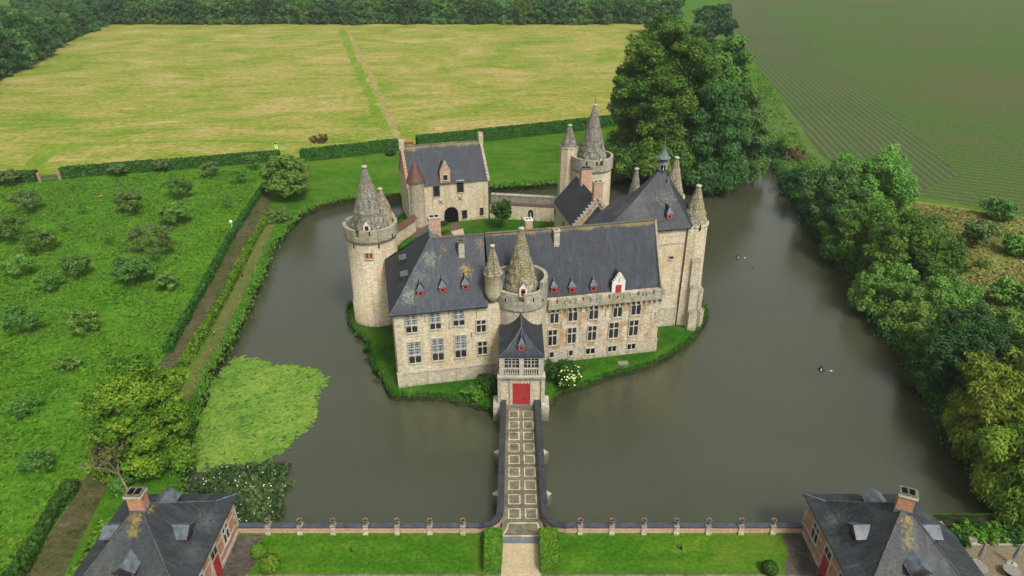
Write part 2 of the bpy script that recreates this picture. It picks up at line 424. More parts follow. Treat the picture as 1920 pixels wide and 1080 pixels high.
def crop(name, ang, period, soil, green, amt=0.5):
    """young crop in rows running at ang degrees"""
    t = NT(name); p = t.pos()
    v = t.mapv(p, (1, 1, 1), (0, 0, -radians(ang + 90)))          # x of v runs across the rows
    w = t.wave(v, 0.31416 / period, 1.2, 0.15)
    big = t.noise(p, 0.012, 5, 0.6); mid = t.noise(t.mapv(v, (0.32, 0.02, 1)), 1.0, 5, 0.65); fine = t.noise(p, 1.0, 4, 0.8)
    f = t.math('ADD', t.math('MULTIPLY', big, 0.8), t.math('MULTIPLY', mid, 0.6))
    g = t.ramp(f, [(0.52, 0.15), (0.85, 1.0)])
    g = t.math('MULTIPLY', g, t.ramp(w, [(0.2, 1.0 - amt), (0.8, 1.0)]))
    c = t.mix(g, (*soil, 1), (*green, 1))
    c = t.mix(1.0, c, t.ramp(fine, [(0.25, 0.5), (0.75, 1.5)]), 'MULTIPLY')
    c = t.mix(0.9, c, t.ramp(w, [(0.1, 1.0 - amt * 0.6), (0.7, 1.1)]), 'MULTIPLY')
    return t.done(c, 1.0, 0.05, t.bump(t.math('ADD', w, fine), 0.6, 0.2))
q0, q1 = G(1420, 124), G(1640, 348)
HEAD_ANG = math.degrees(math.atan2(q1.y - q0.y, q1.x - q0.x))
q0, q1 = G(1560, 150), G(1900, 178)
MAIN_ANG = math.degrees(math.atan2(q1.y - q0.y, q1.x - q0.x))
crop("crop_main", MAIN_ANG, 3.0, (0.088, 0.090, 0.037), (0.042, 0.110, 0.015), amt=0.42)
crop("crop_headland", HEAD_ANG, 2.3, (0.098, 0.100, 0.052), (0.044, 0.098, 0.02), 0.6)

def cobble(name, a, b, m, w=0.2, h=0.13, off=0.5):
    t = NT(name); p = t.pos(); u = t.uv()
    br = t.n("TexBrick"); t.put(br.inputs['Vector'], u)
    br.inputs['Color1'].default_value = (*a, 1); br.inputs['Color2'].default_value = (*b, 1); br.inputs['Mortar'].default_value = (*m, 1)
    br.inputs['Scale'].default_value = 1.0; br.inputs['Mortar Size'].default_value = 0.02
    br.inputs['Brick Width'].default_value = w; br.inputs['Row Height'].default_value = h
    n = t.noise(p, 0.6, 4, 0.6)
    c = t.mix(0.9, br.outputs['Color'], t.ramp(n, [(0.3, 0.5), (0.7, 1.45)]), 'MULTIPLY')
    g = t.noise(p, 1.7, 4, 0.7)
    c = t.mix(t.ramp(g, [(0.52, 0.0), (0.66, 0.5)]), c, (0.06, 0.075, 0.03))
    return t.done(c, 0.85, 0.25, t.bump(br.outputs['Fac'], 0.4, 0.02))
cobble("cobbles", (0.20, 0.165, 0.115), (0.13, 0.105, 0.075), (0.05, 0.045, 0.03), 0.32, 0.3)
cobble("cobbles_dark", (0.105, 0.085, 0.065), (0.06, 0.05, 0.04), (0.03, 0.027, 0.02), 0.34, 0.3)
cobble("bridge_setts", (0.20, 0.178, 0.115), (0.145, 0.13, 0.083), (0.07, 0.064, 0.042), 0.3, 0.22)
cobble("pale_setts", (0.60, 0.53, 0.37), (0.5, 0.44, 0.3), (0.2, 0.18, 0.12), 0.3, 0.24)

t = NT("water"); p = t.pos()
rip = t.noise(t.mapv(p, (1.0, 0.45, 1)), 1.3, 3, 0.6); sl = t.noise(p, 0.045, 4, 0.6)
wc = t.mix(t.ramp(sl, [(0.3, 0.0), (0.7, 1.0)]), (0.040, 0.043, 0.022, 1), (0.052, 0.056, 0.031, 1))
b = t.n("BsdfPrincipled")
t.put(b.inputs['Base Color'], wc); b.inputs['Roughness'].default_value = 0.23
b.inputs['IOR'].default_value = 1.78
b.inputs['Specular Tint'].default_value = (0.90, 1.0, 0.88, 1)
t.put(b.inputs['Normal'], t.bump(rip, 0.10, 0.05))
t.t.links.new(b.outputs[0], t.out.inputs[0])

def leaf(name, c0, c1, c2, trans=0.3):
    t = NT(name)
    at = t.n("Attribute", attribute_name="tint")
    ns = t.noise(t.pos(), 0.35, 3, 0.6)
    f = t.math('ADD', t.math('MULTIPLY', at.outputs['Fac'], 0.6), t.math('MULTIPLY', ns, 0.5))
    col = t.ramp(f, [(0.2, c0), (0.52, c1), (0.85, c2)])
    oi = t.n("ObjectInfo")
    hsv = t.n("HueSaturation")
    t.put(hsv.inputs['Color'], col)
    t.put(hsv.inputs['Hue'], t.math('ADD', t.math('MULTIPLY', oi.outputs['Random'], 0.03), 0.472))
    t.put(hsv.inputs['Value'], t.math('ADD', t.math('MULTIPLY', oi.outputs['Random'], 0.4), 1.3))
    return t.done(hsv.outputs[0], 0.75, 0.2, None, 0.0, trans)
leaf("leaf_forest", (0.014, 0.056, 0.014), (0.030, 0.098, 0.022), (0.058, 0.150, 0.032))
leaf("leaf_oak", (0.017, 0.064, 0.010), (0.040, 0.118, 0.015), (0.105, 0.190, 0.025))
leaf("leaf_lime", (0.016, 0.062, 0.005), (0.058, 0.138, 0.008), (0.165, 0.240, 0.018))
leaf("leaf_blue", (0.021, 0.080, 0.019), (0.052, 0.142, 0.031), (0.104, 0.210, 0.050))
leaf("leaf_bright", (0.030, 0.100, 0.014), (0.076, 0.178, 0.027), (0.155, 0.260, 0.050))
leaf("leaf_willow", (0.040, 0.096, 0.009), (0.100, 0.170, 0.016), (0.180, 0.235, 0.030))
leaf("leaf_dark", (0.008, 0.040, 0.010), (0.018, 0.070, 0.016), (0.042, 0.118, 0.024))
leaf("leaf_orchard", (0.026, 0.090, 0.014), (0.052, 0.138, 0.021), (0.095, 0.185, 0.034))
leaf("leaf_sage", (0.040, 0.092, 0.022), (0.072, 0.138, 0.033), (0.115, 0.180, 0.050))
leaf("leaf_hedge", (0.008, 0.044, 0.006), (0.017, 0.072, 0.008), (0.038, 0.112, 0.013))
leaf("leaf_box", (0.022, 0.080, 0.005), (0.046, 0.130, 0.008), (0.100, 0.185, 0.014))
leaf("leaf_reed", (0.022, 0.092, 0.008), (0.046, 0.150, 0.013), (0.095, 0.205, 0.026))
leaf("leaf_brown", (0.050, 0.048, 0.016), (0.085, 0.078, 0.026), (0.125, 0.118, 0.042))
leaf("leaf_grass", (0.022, 0.080, 0.004), (0.043, 0.122, 0.007), (0.085, 0.165, 0.012))
leaf("leaf_straw", (0.07, 0.125, 0.016), (0.14, 0.165, 0.036), (0.25, 0.20, 0.08))
leaf("lily_pad", (0.032, 0.100, 0.010), (0.064, 0.165, 0.017), (0.135, 0.205, 0.030), 0.05)
leaf("lily_pad_dark", (0.007, 0.024, 0.006), (0.018, 0.048, 0.011), (0.065, 0.105, 0.03), 0.05)
leaf("flower_white", (0.55, 0.55, 0.42), (0.66, 0.66, 0.5), (0.78, 0.78, 0.66), 0.1)
leaf("flower_cream", (0.40, 0.46, 0.18), (0.56, 0.60, 0.26), (0.68, 0.70, 0.38), 0.1)
# ------------------------------------------------------------------ foliage
def cards(P, N, S, tint, elong=1.6, hang=0.0, rng=None):
    """leaf clumps: bent diamond cards at P facing N, size S"""
    n = len(P)
    N = N / np.maximum(np.linalg.norm(N, axis=1, keepdims=True), 1e-6)
    A = rng.normal(size=(n, 3))
    if hang > 0: A = A * (1 - hang) + np.array([0, 0, -1.0]) * hang * 2
    T = A - (A * N).sum(1, keepdims=True) * N
    T /= np.maximum(np.linalg.norm(T, axis=1, keepdims=True), 1e-6)
    B = np.cross(N, T)
    s = S[:, None]
    c0 = P - T * s * elong * 0.5
    c1 = P + B * s * 0.5 + N * s * 0.12
    c2 = P + T * s * elong * 0.5
    c3 = P - B * s * 0.5 + N * s * 0.12
    V = np.stack([c0, c1, c2, c3], 1).reshape(-1, 3)
    return V, np.repeat(tint, 4)
def np_mesh(name, V, tint, mats, matidx=None, extra=None):
    """quads (4 own vertices each) + optional extra MB of solid parts, one mesh"""
    n = len(V) // 4
    me = bpy.data.meshes.new(name)
    ev = np.array(extra.v, dtype=float).reshape(-1, 3) if extra else np.zeros((0, 3))
    ef = extra.f if extra else []
    nv = len(V) + len(ev)
    me.vertices.add(nv)
    me.vertices.foreach_set('co', np.concatenate([V, ev]).astype(np.float32).ravel())
    loops = np.concatenate([np.arange(len(V))] + [np.array(f) + len(V) for f in ef]).astype(np.int32)
    me.loops.add(len(loops)); me.loops.foreach_set('vertex_index', loops)
    starts = np.concatenate([np.arange(n) * 4, len(V) + np.concatenate([[0], np.cumsum([len(f) for f in ef])[:-1]])]) if ef else np.arange(n) * 4
    me.polygons.add(n + len(ef)); me.polygons.foreach_set('loop_start', starts.astype(np.int32))
    allm = list(mats)
    em = []
    if extra:
        for m in extra.names:
            if m not in allm: allm.append(m)
        em = [allm.index(extra.names[k]) for k in extra.m]
    for m in allm: me.materials.append(MATS[m])
    mi = np.concatenate([matidx if matidx is not None else np.zeros(n), em]).astype(np.int32)
    me.polygons.foreach_set('material_index', mi)
    ca = me.attributes.new('tint', 'FLOAT', 'POINT')
    ca.data.foreach_set('value', np.concatenate([tint, np.full(len(ev), 0.4)]).astype(np.float32))
    me.update(calc_edges=True); me.validate()
    return me
def lobes_points(lobes, n, rng, fill=0.25):
    """points and normals over a union of ellipsoids, each broken up into smaller sprays"""
    M = np.array([[*c, *r] for c, r in lobes], float)
    S = []
    for i, q in enumerate(M):
        S.append(np.concatenate([q[:3], q[3:] * (1.0 if i == 0 and len(M) > 1 else 0.8), [i]]))
        if i == 0 and len(M) > 1: continue
        d = rng.normal(size=(6, 3)); d[:, 2] = d[:, 2] * 0.8 + 0.15; d /= np.linalg.norm(d, axis=1, keepdims=True)
        for e in d: S.append(np.concatenate([q[:3] + e * q[3:] * rng.uniform(0.6, 1.05), q[3:] * rng.uniform(0.24, 0.5), [i]]))
    L = np.array(S)
    area = (L[:, 3] * L[:, 4] + L[:, 3] * L[:, 5] + L[:, 4] * L[:, 5])
    k = rng.choice(len(L), size=int(n * 1.9), p=area / area.sum())
    d = rng.normal(size=(len(k), 3)); d /= np.linalg.norm(d, axis=1, keepdims=True)
    rad = np.where(rng.random(len(k)) < fill, rng.uniform(0.35, 0.85, len(k)), 0.98 + rng.normal(0, 0.13, len(k)))
    P = L[k, :3] + d * L[k, 3:6] * rad[:, None]
    N = d / L[k, 3:6]; N /= np.linalg.norm(N, axis=1, keepdims=True)
    par = L[k, 6].astype(int)
    keep = np.ones(len(k), bool)
    for j in range(len(M)):
        q = (((P - M[j, :3]) / M[j, 3:]) ** 2).sum(1)
        keep &= ~((q < 0.42) & (par != j))
    P, N, k = P[keep][:n], N[keep][:n], k[keep][:n]
    return P, N, k
def make_lobes(rng, R, zc, H, n, sub=0.36, flat=1.0, core=0.56, skirt=0):
    """crown of clumps: one core and n clumps of uneven size over its surface"""
    out = [((0, 0, zc), (R * core, R * core, H * 0.5 * core))] if core > 0 else []
    ph0 = rng.uniform(0, 6.28); wob = rng.uniform(0.1, 0.22)
    for i in range(n):
        f = (i + 0.5) / n
        ph = i * 2.39996 + rng.uniform(-0.6, 0.6)
        cz = 1 - 1.8 * f
        rr = sqrt(max(0.06, 1 - cz * cz))
        k = rng.uniform(0.58, 1.0) * (1 + wob * sin(3 * ph + ph0))
        s = R * sub * rng.uniform(0.55, 1.3)
        out.append(((R * rr * k * cos(ph) * 0.88, R * rr * k * sin(ph) * 0.88, zc + H * 0.5 * cz * min(k, 0.95) * 0.92), (s, s, s * flat * rng.uniform(0.7, 1.05))))
    for i in range(skirt):
        ph = 6.283 * i / skirt + rng.uniform(-.3, .3); s = R * rng.uniform(.26, .4)
        out.append(((R * .72 * cos(ph), R * .72 * sin(ph), H * rng.uniform(.1, .2)), (s, s, s * 1.0)))
    return out
def crown(name, seed, lobes, n, size, mat, fill=0.25, hang=0.0, elong=1.6, up=0.35, shag=0.8):
    rng = np.random.default_rng(seed)
    P, N, k = lobes_points(lobes, n, rng, fill)
    N = N * 0.75 + rng.normal(size=N.shape) * shag * 0.5 + np.array([0, 0, up])
    S = size * rng.uniform(0.6, 1.5, len(P))
    lt = rng.random(int(k.max()) + 1)
    tint = lt[k] * 0.55 + rng.random(len(P)) * 0.45
    if hang > 0:
        P = P + np.array([0, 0, -1.0]) * (rng.random(len(P)) ** 2 * size * 2.5)[:, None]
    V, tt = cards(P, N, S, tint, elong, hang, rng)
    return np_mesh(name, V, tt, [mat])
def build_local(m, name, parent, merge=False):
    """for parts modelled in the thing's own coordinates"""
    b = base_of(parent)
    m.v = [(x + b.x, y + b.y, z + b.z) for x, y, z in m.v]
    return m.build(name, parent, None, merge)
def trunk_mb(seed, h, r, limbs, spread, mat='bark', lean=(0, 0), z0=-0.4, top=0.9):
    rng = random.Random(seed); m = MB()
    pts = [Vector((0, 0, z0)), Vector((lean[0] * 0.3, lean[1] * 0.3, h * 0.25)), Vector((lean[0] * 0.6, lean[1] * 0.6, h * 0.5)), Vector((lean[0], lean[1], h * top))]
    rr = [r * 1.35, r, r * 0.75, r * 0.2]
    for i in range(3): m.tube(pts[i], pts[i + 1], rr[i], rr[i + 1], 8, mat)
    for i in range(limbs):
        f = rng.uniform(0.28, 0.8); a = i * 2.4 + rng.uniform(-0.4, 0.4)
        b = Vector((lean[0] * f, lean[1] * f, h * f))
        L = spread * rng.uniform(0.6, 1.0)
        mid = b + Vector((cos(a) * L * 0.5, sin(a) * L * 0.5, L * 0.35))
        e = b + Vector((cos(a) * L, sin(a) * L, L * rng.uniform(0.45, 0.8)))
        m.tube(b, mid, r * 0.42, r * 0.26, 6, mat); m.tube(mid, e, r * 0.26, r * 0.06, 5, mat)
        for j in range(2):
            a2 = a + rng.uniform(-1, 1)
            m.tube(mid, mid + Vector((cos(a2) * L * 0.45, sin(a2) * L * 0.45, L * 0.4)), r * 0.18, r * 0.05, 4, mat)
    return m
def link_mesh(name, me, parent):
    o = bpy.data.objects.new(name, me); COL.objects.link(o)
    o.parent = parent
    return o
def tree(loc, label, cat, R, H, mat, n, size, seed, group=None, trunk_h=None, clumps=16, hang=0.0, elong=1.6, name='tree', sub=0.42, fill=0.25, bark='bark', flat=0.85, lift=0.25, lean=(0, 0), rx=1.0, shag=0.8, core=0.56, skirt=0):
    t = thing(name, loc, label, cat, group)
    rng = np.random.default_rng(seed)
    ch = H * (1 - lift)
    lobes = make_lobes(rng, R, H - ch * 0.5, ch, clumps, sub, flat, core, skirt)
    lobes = [((c[0] * rx + lean[0] * c[2] / H, c[1] + lean[1] * c[2] / H, c[2]), r) for c, r in lobes]
    link_mesh('crown', crown('crown', seed, lobes, n, size, mat, fill, hang, elong, shag=shag), t)
    build_local(trunk_mb(seed, trunk_h or H * 0.8, max(0.07, H * 0.022), 7, R * 0.75, bark, lean), 'trunk', t)
    return t
# ------------------------------------------------------------------ ground, moat, island
def catmull(pts, sub=6, closed=True, jit=0.0, seed=1):
    rng = random.Random(seed); out = []
    n = len(pts)
    for i in range(n if closed else n - 1):
        p0, p1, p2, p3 = (pts[(i - 1) % n] if closed or i > 0 else pts[0]), pts[i], pts[(i + 1) % n], (pts[(i + 2) % n] if closed or i + 2 < n else pts[-1])
        for k in range(sub):
            t = k / sub
            q = 0.5 * ((2 * p1) + (p2 - p0) * t + (2 * p0 - 5 * p1 + 4 * p2 - p3) * t * t + (3 * p1 - p0 - 3 * p2 + p3) * t ** 3)
            q = q + Vector((rng.gauss(0, jit), rng.gauss(0, jit), 0))
            out.append(q)
    if not closed: out.append(pts[-1])
    return out
WATER_Z = -2.0
def sheet(name, pts, z, mat, holes=(), kind='structure', **kw):
    m = MB()
    loops = [[Vector((p[0], p[1], 0)) for p in pts]] + [[Vector((p[0], p[1], 0)) for p in h] for h in holes]
    flat = [p for l in loops for p in l]
    for tri in tessellate_polygon(loops):
        q = [flat[i] for i in tri]
        if (q[1] - q[0]).cross(q[2] - q[0]).z < 0: q = q[::-1]
        m.poly([(p.x, p.y, z) for p in q], mat, [(p.x, p.y) for p in q])
    o = m.build(name)
    return tag(o, kind=kind, **kw)

# outer shore of the moat, as ground-level points
left_bank = [G(x, y, -0.3) for x, y in [(338, 985), (334, 925), (342, 880), (350, 830), (366, 775), (382, 725), (392, 695), (408, 668), (430, 632), (445, 602), (466, 562), (486, 515), (503, 470), (526, 440), (560, 401), (602, 383), (650, 372), (700, 367), (750, 364)]]
far_bank = [G(x, y, -0.3) for x, y in [(835, 358), (920, 350), (985, 345), (1045, 341), (1145, 328), (1210, 322), (1290, 318), (1360, 306), (1404, 290), (1428, 282)]]
right_bank = [G(x, y, -0.3) for x, y in [(1450, 300), (1474, 336), (1500, 385), (1545, 440), (1590, 505), (1640, 580), (1690, 650), (1735, 720), (1775, 800), (1830, 880), (1880, 945)]]
WALLY = 55.55                                     # water face of the forecourt wall
shore = catmull(left_bank + far_bank + right_bank, 4, False, 0.22, 3)
moat = shore + [Vector((68.0, 64.0, 0)), Vector((70.0, 58.0, 0)), Vector((44.6, 57.9, 0)), Vector((44.6, WALLY, 0)), Vector((-40.5, WALLY, 0))]
outer = [Vector(p + (0,)) for p in [(-1600, -250), (1600, -250), (1600, 2600), (-1600, 2600)]]
sheet("ground", outer, 0.0, "grass_lawn", [moat])
def ribbon(name, pts, d0, z0, d1, z1, mat, kind='structure', closed=False):
    """a sloping strip along pts, from offset d0 at z0 to offset d1 at z1 (offset to the right of travel)"""
    m = MB(); n = len(pts); rows = []
    for i in range(n):
        a = pts[(i - 1) % n] if closed or i > 0 else pts[i]; b = pts[(i + 1) % n] if closed or i < n - 1 else pts[i]
        d = Vector((b.x - a.x, b.y - a.y, 0))
        if d.length < 1e-6: d = Vector((1, 0, 0))
        d.normalize(); r = Vector((d.y, -d.x, 0))
        p = Vector((pts[i].x, pts[i].y, 0))
        rows.append((p + r * d0 + Vector((0, 0, z0)), p + r * d1 + Vector((0, 0, z1))))
    for i in range(n if closed else n - 1):
        a, b = rows[i], rows[(i + 1) % n]
        m.poly([a[1], b[1], b[0], a[0]], mat, [(i, 0), (i + 1, 0), (i + 1, 1), (i, 1)])
    return tag(m.build(name), kind=kind)
ribbon("bank", shore, 0.0, 0.0, 0.55, -2.6, "bank_earth")
m = MB(); m.poly([(-75, 40, WATER_Z), (120, 40, WATER_Z), (120, 260, WATER_Z), (-75, 260, WATER_Z)], "water")
tag(m.build("water"), kind='structure')

isl_px = [(655, 572), (650, 598), (662, 625), (686, 650), (696, 688), (716, 722), (732, 748), (760, 753), (790, 751), (830, 754), (878, 764), (915, 775), (933, 781), (977, 784), (1024, 776), (1050, 748), (1100, 729), (1150, 710), (1200, 698), (1240, 682), (1275, 662), (1302, 640), (1324, 608), (1329, 590), (1316, 572)]
isl = [G(x, y, WATER_Z) for x, y in isl_px] + [CF.p(*q) for q in [(55.5, 101), (55.5, 109), (50, 111.5), (44, 113), (47, 124), (47, 138), (44, 150), (37, 152)]] + [Vector((3, 160, 0)), Vector((-6, 163, 0)), Vector((-25, 157, 0)), Vector((-27.5, 146, 0)), Vector((-24.5, 132, 0)), Vector((-22.5, 119, 0)), Vector((-26.8, 114.0, 0))]
isl = catmull([Vector((p.x, p.y, 0)) for p in isl], 5, True, 0.12, 5)
def inset(pts, d):
    n = len(pts); out = []
    for i in range(n):
        a, b = pts[(i - 3) % n], pts[(i + 3) % n]
        t = Vector((b.x - a.x, b.y - a.y, 0)).normalized()
        out.append(pts[i] + Vector((-t.y, t.x, 0)) * d)
    return out
isl_top = inset(isl, 1.5)
m = MB()
n = len(isl)
prof = [(0.0, -2.6, 'bank_earth'), (0.0, -1.75, 'bank_earth'), (0.35, -1.35, 'grass_island'), (0.9, -0.85, 'grass_island'), (1.7, -0.55, 'grass_island')]
rings = [(inset(isl, d), z) for d, z, _ in prof]
for j in range(len(rings) - 1):
    a, za = rings[j]; b, zb = rings[j + 1]
    for i in range(n):
        k = (i + 1) % n
        m.poly([(a[i].x, a[i].y, za), (a[k].x, a[k].y, za), (b[k].x, b[k].y, zb), (b[i].x, b[i].y, zb)], prof[j][2], None, True)
tl = [Vector((p.x, p.y, 0)) for p in rings[-1][0]]
for tri in tessellate_polygon([tl]):
    q = [tl[i] for i in tri]
    if (q[1] - q[0]).cross(q[2] - q[0]).z < 0: q = q[::-1]
    m.poly([(p.x, p.y, -0.55) for p in q], 'grass_island')
tag(m.build("island"), kind='structure')

# fields and paths, laid as thin sheets over the ground
GP = lambda L: [G(x, y) for x, y in L]
sheet("hay_field", [Vector((-420, 120, 0)), Vector((-200, 155, 0))] + GP([(0, 338), (80, 328), (300, 312), (560, 296), (750, 276), (1000, 250), (1150, 232), (1190, 222), (1215, 120), (1215, 45), (640, 45), (195, 46), (100, 93), (0, 152)]) + [Vector((-300, 270, 0)), Vector((-420, 240, 0))], 0.02, "hay_field")
sheet("field_green_band", GP([(40, 325), (52, 300), (85, 278), (130, 269), (250, 265), (400, 262), (515, 267), (560, 280), (515, 270), (400, 266), (250, 270), (150, 276), (110, 286), (88, 303), (82, 322)]), 0.03, "field_green")
def strip(name, px, w, z, mat, seed, jit=.35):
    """a worn strip with ragged edges along a centre line"""
    rng_ = random.Random(seed); c = catmull([G(x, y) for x, y in px], 14, False, 0.0); l, r = [], []
    for i, p in enumerate(c):
        d = (c[min(i + 1, len(c) - 1)] - c[max(i - 1, 0)]).normalized(); q = Vector((d.y, -d.x, 0))
        l.append(p + q * (w / 2 + rng_.gauss(0, jit))); r.append(p - q * (w / 2 + rng_.gauss(0, jit)))
    return sheet(name, l + r[::-1], z, mat)
strip("field_path", [(749, 264), (725, 212), (696, 145), (667, 88), (650, 55)], 2.4, 0.04, "path_straw", 1, .35)
strip("field_green_band", [(728, 250), (704, 205), (678, 145), (656, 95), (642, 55)], 4.2, 0.03, "field_green", 2, .55)
sheet("orchard_grass", [Vector((-420, 20, 0)), Vector((-420, 118, 0)), Vector((-202, 153, 0))] + GP([(0, 342), (300, 318), (498, 300), (500, 345), (440, 430), (378, 545), (312, 660), (190, 860), (60, 1078)]) + [Vector((-60, 20, 0))], 0.02, "grass_orchard")
sheet("dirt_track", GP([(503, 300), (530, 300), (513, 347), (498, 410), (428, 535), (343, 676), (212, 890), (118, 1082)]) + [Vector((-48, 30, 0)), Vector((-55.5, 30, 0))] + GP([(50, 1075), (150, 911), (317, 655), (380, 542), (441, 430), (502, 346)]), 0.03, "dirt_track")
sheet("bank_path", GP([(504, 415), (516, 420), (455, 560), (400, 672), (350, 760), (330, 752), (375, 668), (436, 545)]), 0.025, "grass_worn")
sheet("crop_field", GP([(1362, 0), (1362, 40), (1420, 118), (1500, 230), (1535, 283), (1620, 340), (1700, 366), (1800, 383), (1920, 402)]) + [Vector((330, 150, 0)), Vector((700, 150, 0)), Vector((900, 900, 0)), G(1362, -20)], 0.02, "crop_main")
sheet("crop_headland", GP([(1362, 5), (1362, 45), (1420, 124), (1500, 234), (1535, 288), (1580, 320), (1640, 348), (1700, 366), (1800, 330), (1770, 300), (1690, 230), (1580, 125), (1500, 60), (1420, 5)]), 0.035, "crop_headland")
sheet("rough_meadow", GP([(1690, 372), (1800, 389), (1920, 408)]) + [Vector((240, 160, 0)), Vector((220, 90, 0))] + GP([(1920, 640), (1820, 560), (1740, 470)]), 0.03, "meadow_tan")
sheet("field_margin", GP([(1420, 180), (1470, 180), (1540, 290), (1640, 372), (1720, 378), (1700, 480), (1560, 420), (1450, 290)]), 0.015, "grass_rough")
# forecourt
FY = 55.0
sheet("gravel_path", [Vector((-1.15, 40, 0)), Vector((3.05, 40, 0)), Vector((3.05, 53.6, 0)), Vector((-1.15, 53.6, 0))], 0.012, "gravel")
def rect(name, x0, x1, y0, y1, z, mat): return sheet(name, [Vector((x0, y0, 0)), Vector((x1, y0, 0)), Vector((x1, y1, 0)), Vector((x0, y1, 0))], z, mat)
rect("cobbled_strip", -28.0, -1.16, 47.0, 49.55, 0.012, "cobbles")
rect("cobbled_strip", 3.06, 31.5, 47.0, 49.55, 0.012, "cobbles")
sheet("cobbled_corner", [Vector((-30.8, 40, 0)), Vector((-28.01, 40, 0)), Vector((-28.01, 49.4, 0)), Vector((-27.4, 51, 0)), Vector((-28.3, 53.2, 0)), Vector((-27.5, 54.8, 0)), Vector((-30.8, 54.8, 0))], 0.016, "cobbles_dark")
sheet("cobbled_corner", [Vector((32.6, 40, 0)), Vector((32.6, 54.8, 0)), Vector((30.2, 54.8, 0)), Vector((30.1, 52.3, 0)), Vector((29.3, 51.0, 0)), Vector((28.7, 49.5, 0)), Vector((31.51, 49.5, 0)), Vector((31.51, 40, 0))], 0.016, "cobbles_dark")
rect("gravel_terrace", 44.5, 80, 36, 53.3, 0.012, "gravel_dark")
# inner court
sheet("court_path", [G(770, 445, -.5), G(866, 440, -.5), G(862, 418, -.5), G(800, 424, -.5), G(770, 420, -.5)], -0.53, "paver_brown")
sheet("court_gravel", [G(846, 434, -.5), G(868, 428, -.5), G(872, 446, -.5), G(852, 446, -.5)], -0.51, "gravel")
# ------------------------------------------------------------------ shared castle pieces
WIN = {}
def window_mesh(w, h, style):
    """window in its own coordinates: x across, z up, looking along -y; origin at the middle of the sill"""
    key = (round(w, 2), round(h, 2), style)
    if key in WIN: return WIN[key]
    m = MB(); f = Fr(0); D = -0.02
    sur, gl, bar, mul = {'cross': ('dressed_stone', 'glass_dark', 'black_iron', 'dressed_stone'), 'sash': ('dressed_stone', 'glass_dark', 'black_iron', 'dressed_stone'),
                         'lattice': (None, 'glass_dark', 'white_paint', None), 'plain': ('dressed_stone', 'glass_dark', 'black_iron', None), 'slit': (None, 'dark_void', None, None),
                         'red': ('dressed_stone', 'dull_red', 'dark_void', 'dressed_stone'), 'pair': ('dressed_stone', 'dark_void', 'black_iron', 'dressed_stone'),
                         'lodge': ('dressed_stone', 'glass_dark', 'black_iron', 'dressed_stone'), 'balcony': (None, 'glass_dark', 'white_paint', 'dressed_stone')}[style]
    s = 0.16 if sur else 0.0
    if style == 'slit': s = 0
    m.poly([(-w / 2, D, 0), (w / 2, D, 0), (w / 2, D, h), (-w / 2, D, h)], gl)
    if style == 'sash':           # sky's reflection painted pale on upper sashes; some lower ones stand open and dark
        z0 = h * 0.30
        m.poly([(-w / 2, D - 0.01, z0), (w / 2, D - 0.01, z0), (w / 2, D - 0.01, h), (-w / 2, D - 0.01, h)], 'glass_sky_reflection')
    if sur:
        m.box(f, -w / 2 - s, -w / 2, -0.15, 0.02, -s, h + s, sur); m.box(f, w / 2, w / 2 + s, -0.15, 0.02, -s, h + s, sur)
        m.box(f, -w / 2, w / 2, -0.17, 0.02, h, h + s, sur); m.box(f, -w / 2, w / 2, -0.2, 0.02, -s, 0, sur)
    if mul:
        m.box(f, -0.075, 0.075, -0.13, -0.0, 0, h, mul)
        if style in ('cross', 'lodge'):
            m.box(f, -w / 2, -0.075, -0.13, 0, h * 0.60, h * 0.60 + 0.14, mul); m.box(f, 0.075, w / 2, -0.13, 0, h * 0.60, h * 0.60 + 0.14, mul)
        if style == 'sash':
            for q in (0.36, 0.68):
                m.box(f, -w / 2, -0.075, -0.13, 0, h * q, h * q + 0.13, mul); m.box(f, 0.075, w / 2, -0.13, 0, h * q, h * q + 0.13, mul)
    if bar:
        b = 0.045 if style != 'sash' else 0.075
        nx = {'cross': 4, 'sash': 4, 'lattice': 4, 'plain': 2, 'red': 2, 'pair': 2, 'lodge': 6, 'balcony': 4}[style]
        nz = {'cross': 8, 'sash': 8, 'lattice': 6, 'plain': 3, 'red': 2, 'pair': 2, 'lodge': 8, 'balcony': 3}[style]
        for i in range(1, nx):
            x = -w / 2 + w * i / nx
            if mul and abs(x) < 0.08: continue
            m.box(f, x - b / 2, x + b / 2, -0.06, -0.025, 0, h, bar)
        for i in range(1, nz):
            z = h * i / nz
            m.box(f, -w / 2, w / 2, -0.055, -0.028, z - b / 2, z + b / 2, bar)
    me = bpy.data.meshes.new('window')
    me.from_pydata(m.v, [], m.f)
    for nm in m.names: me.materials.append(MATS[nm])
    me.polygons.foreach_set('material_index', m.m)
    ul = me.uv_layers.new(name='UVMap'); ul.data.foreach_set('uv', [c for q in m.uv for t in q for c in t])
    WIN[key] = me
    return me
def window(parent, pos, rz, w, h, style, name='window', label=None):
    o = bpy.data.objects.new(name, window_mesh(w, h, style))
    COL.objects.link(o); o.parent = parent
    o.location = Vector(pos) - base_of(parent); o.rotation_euler = (0, 0, rz)
    if label: o['label'] = label
    return o
def win_px(parent, fr, v, rect_, style, name='window', label=None):
    """window whose edges were read off the wall at depth v"""
    x0, x1, y0, y1 = rect_
    xm = (x0 + x1) / 2; ym = (y0 + y1) / 2
    u0, _ = fr.wall(x0, ym, v); u1, _ = fr.wall(x1, ym, v)
    _, zt = fr.wall(xm, y0, v); _, zb = fr.wall(xm, y1, v)
    zt = min(zt, 11.72)
    w = round((u1 - u0 - 0.1) * 10) / 10; h = round((zt - zb - 0.1) * 5) / 5
    return window(parent, fr.p((u0 + u1) / 2, v, (zt + zb) / 2 - h / 2), fr.a, max(w, 0.5), max(h, 0.5), style, name, label)
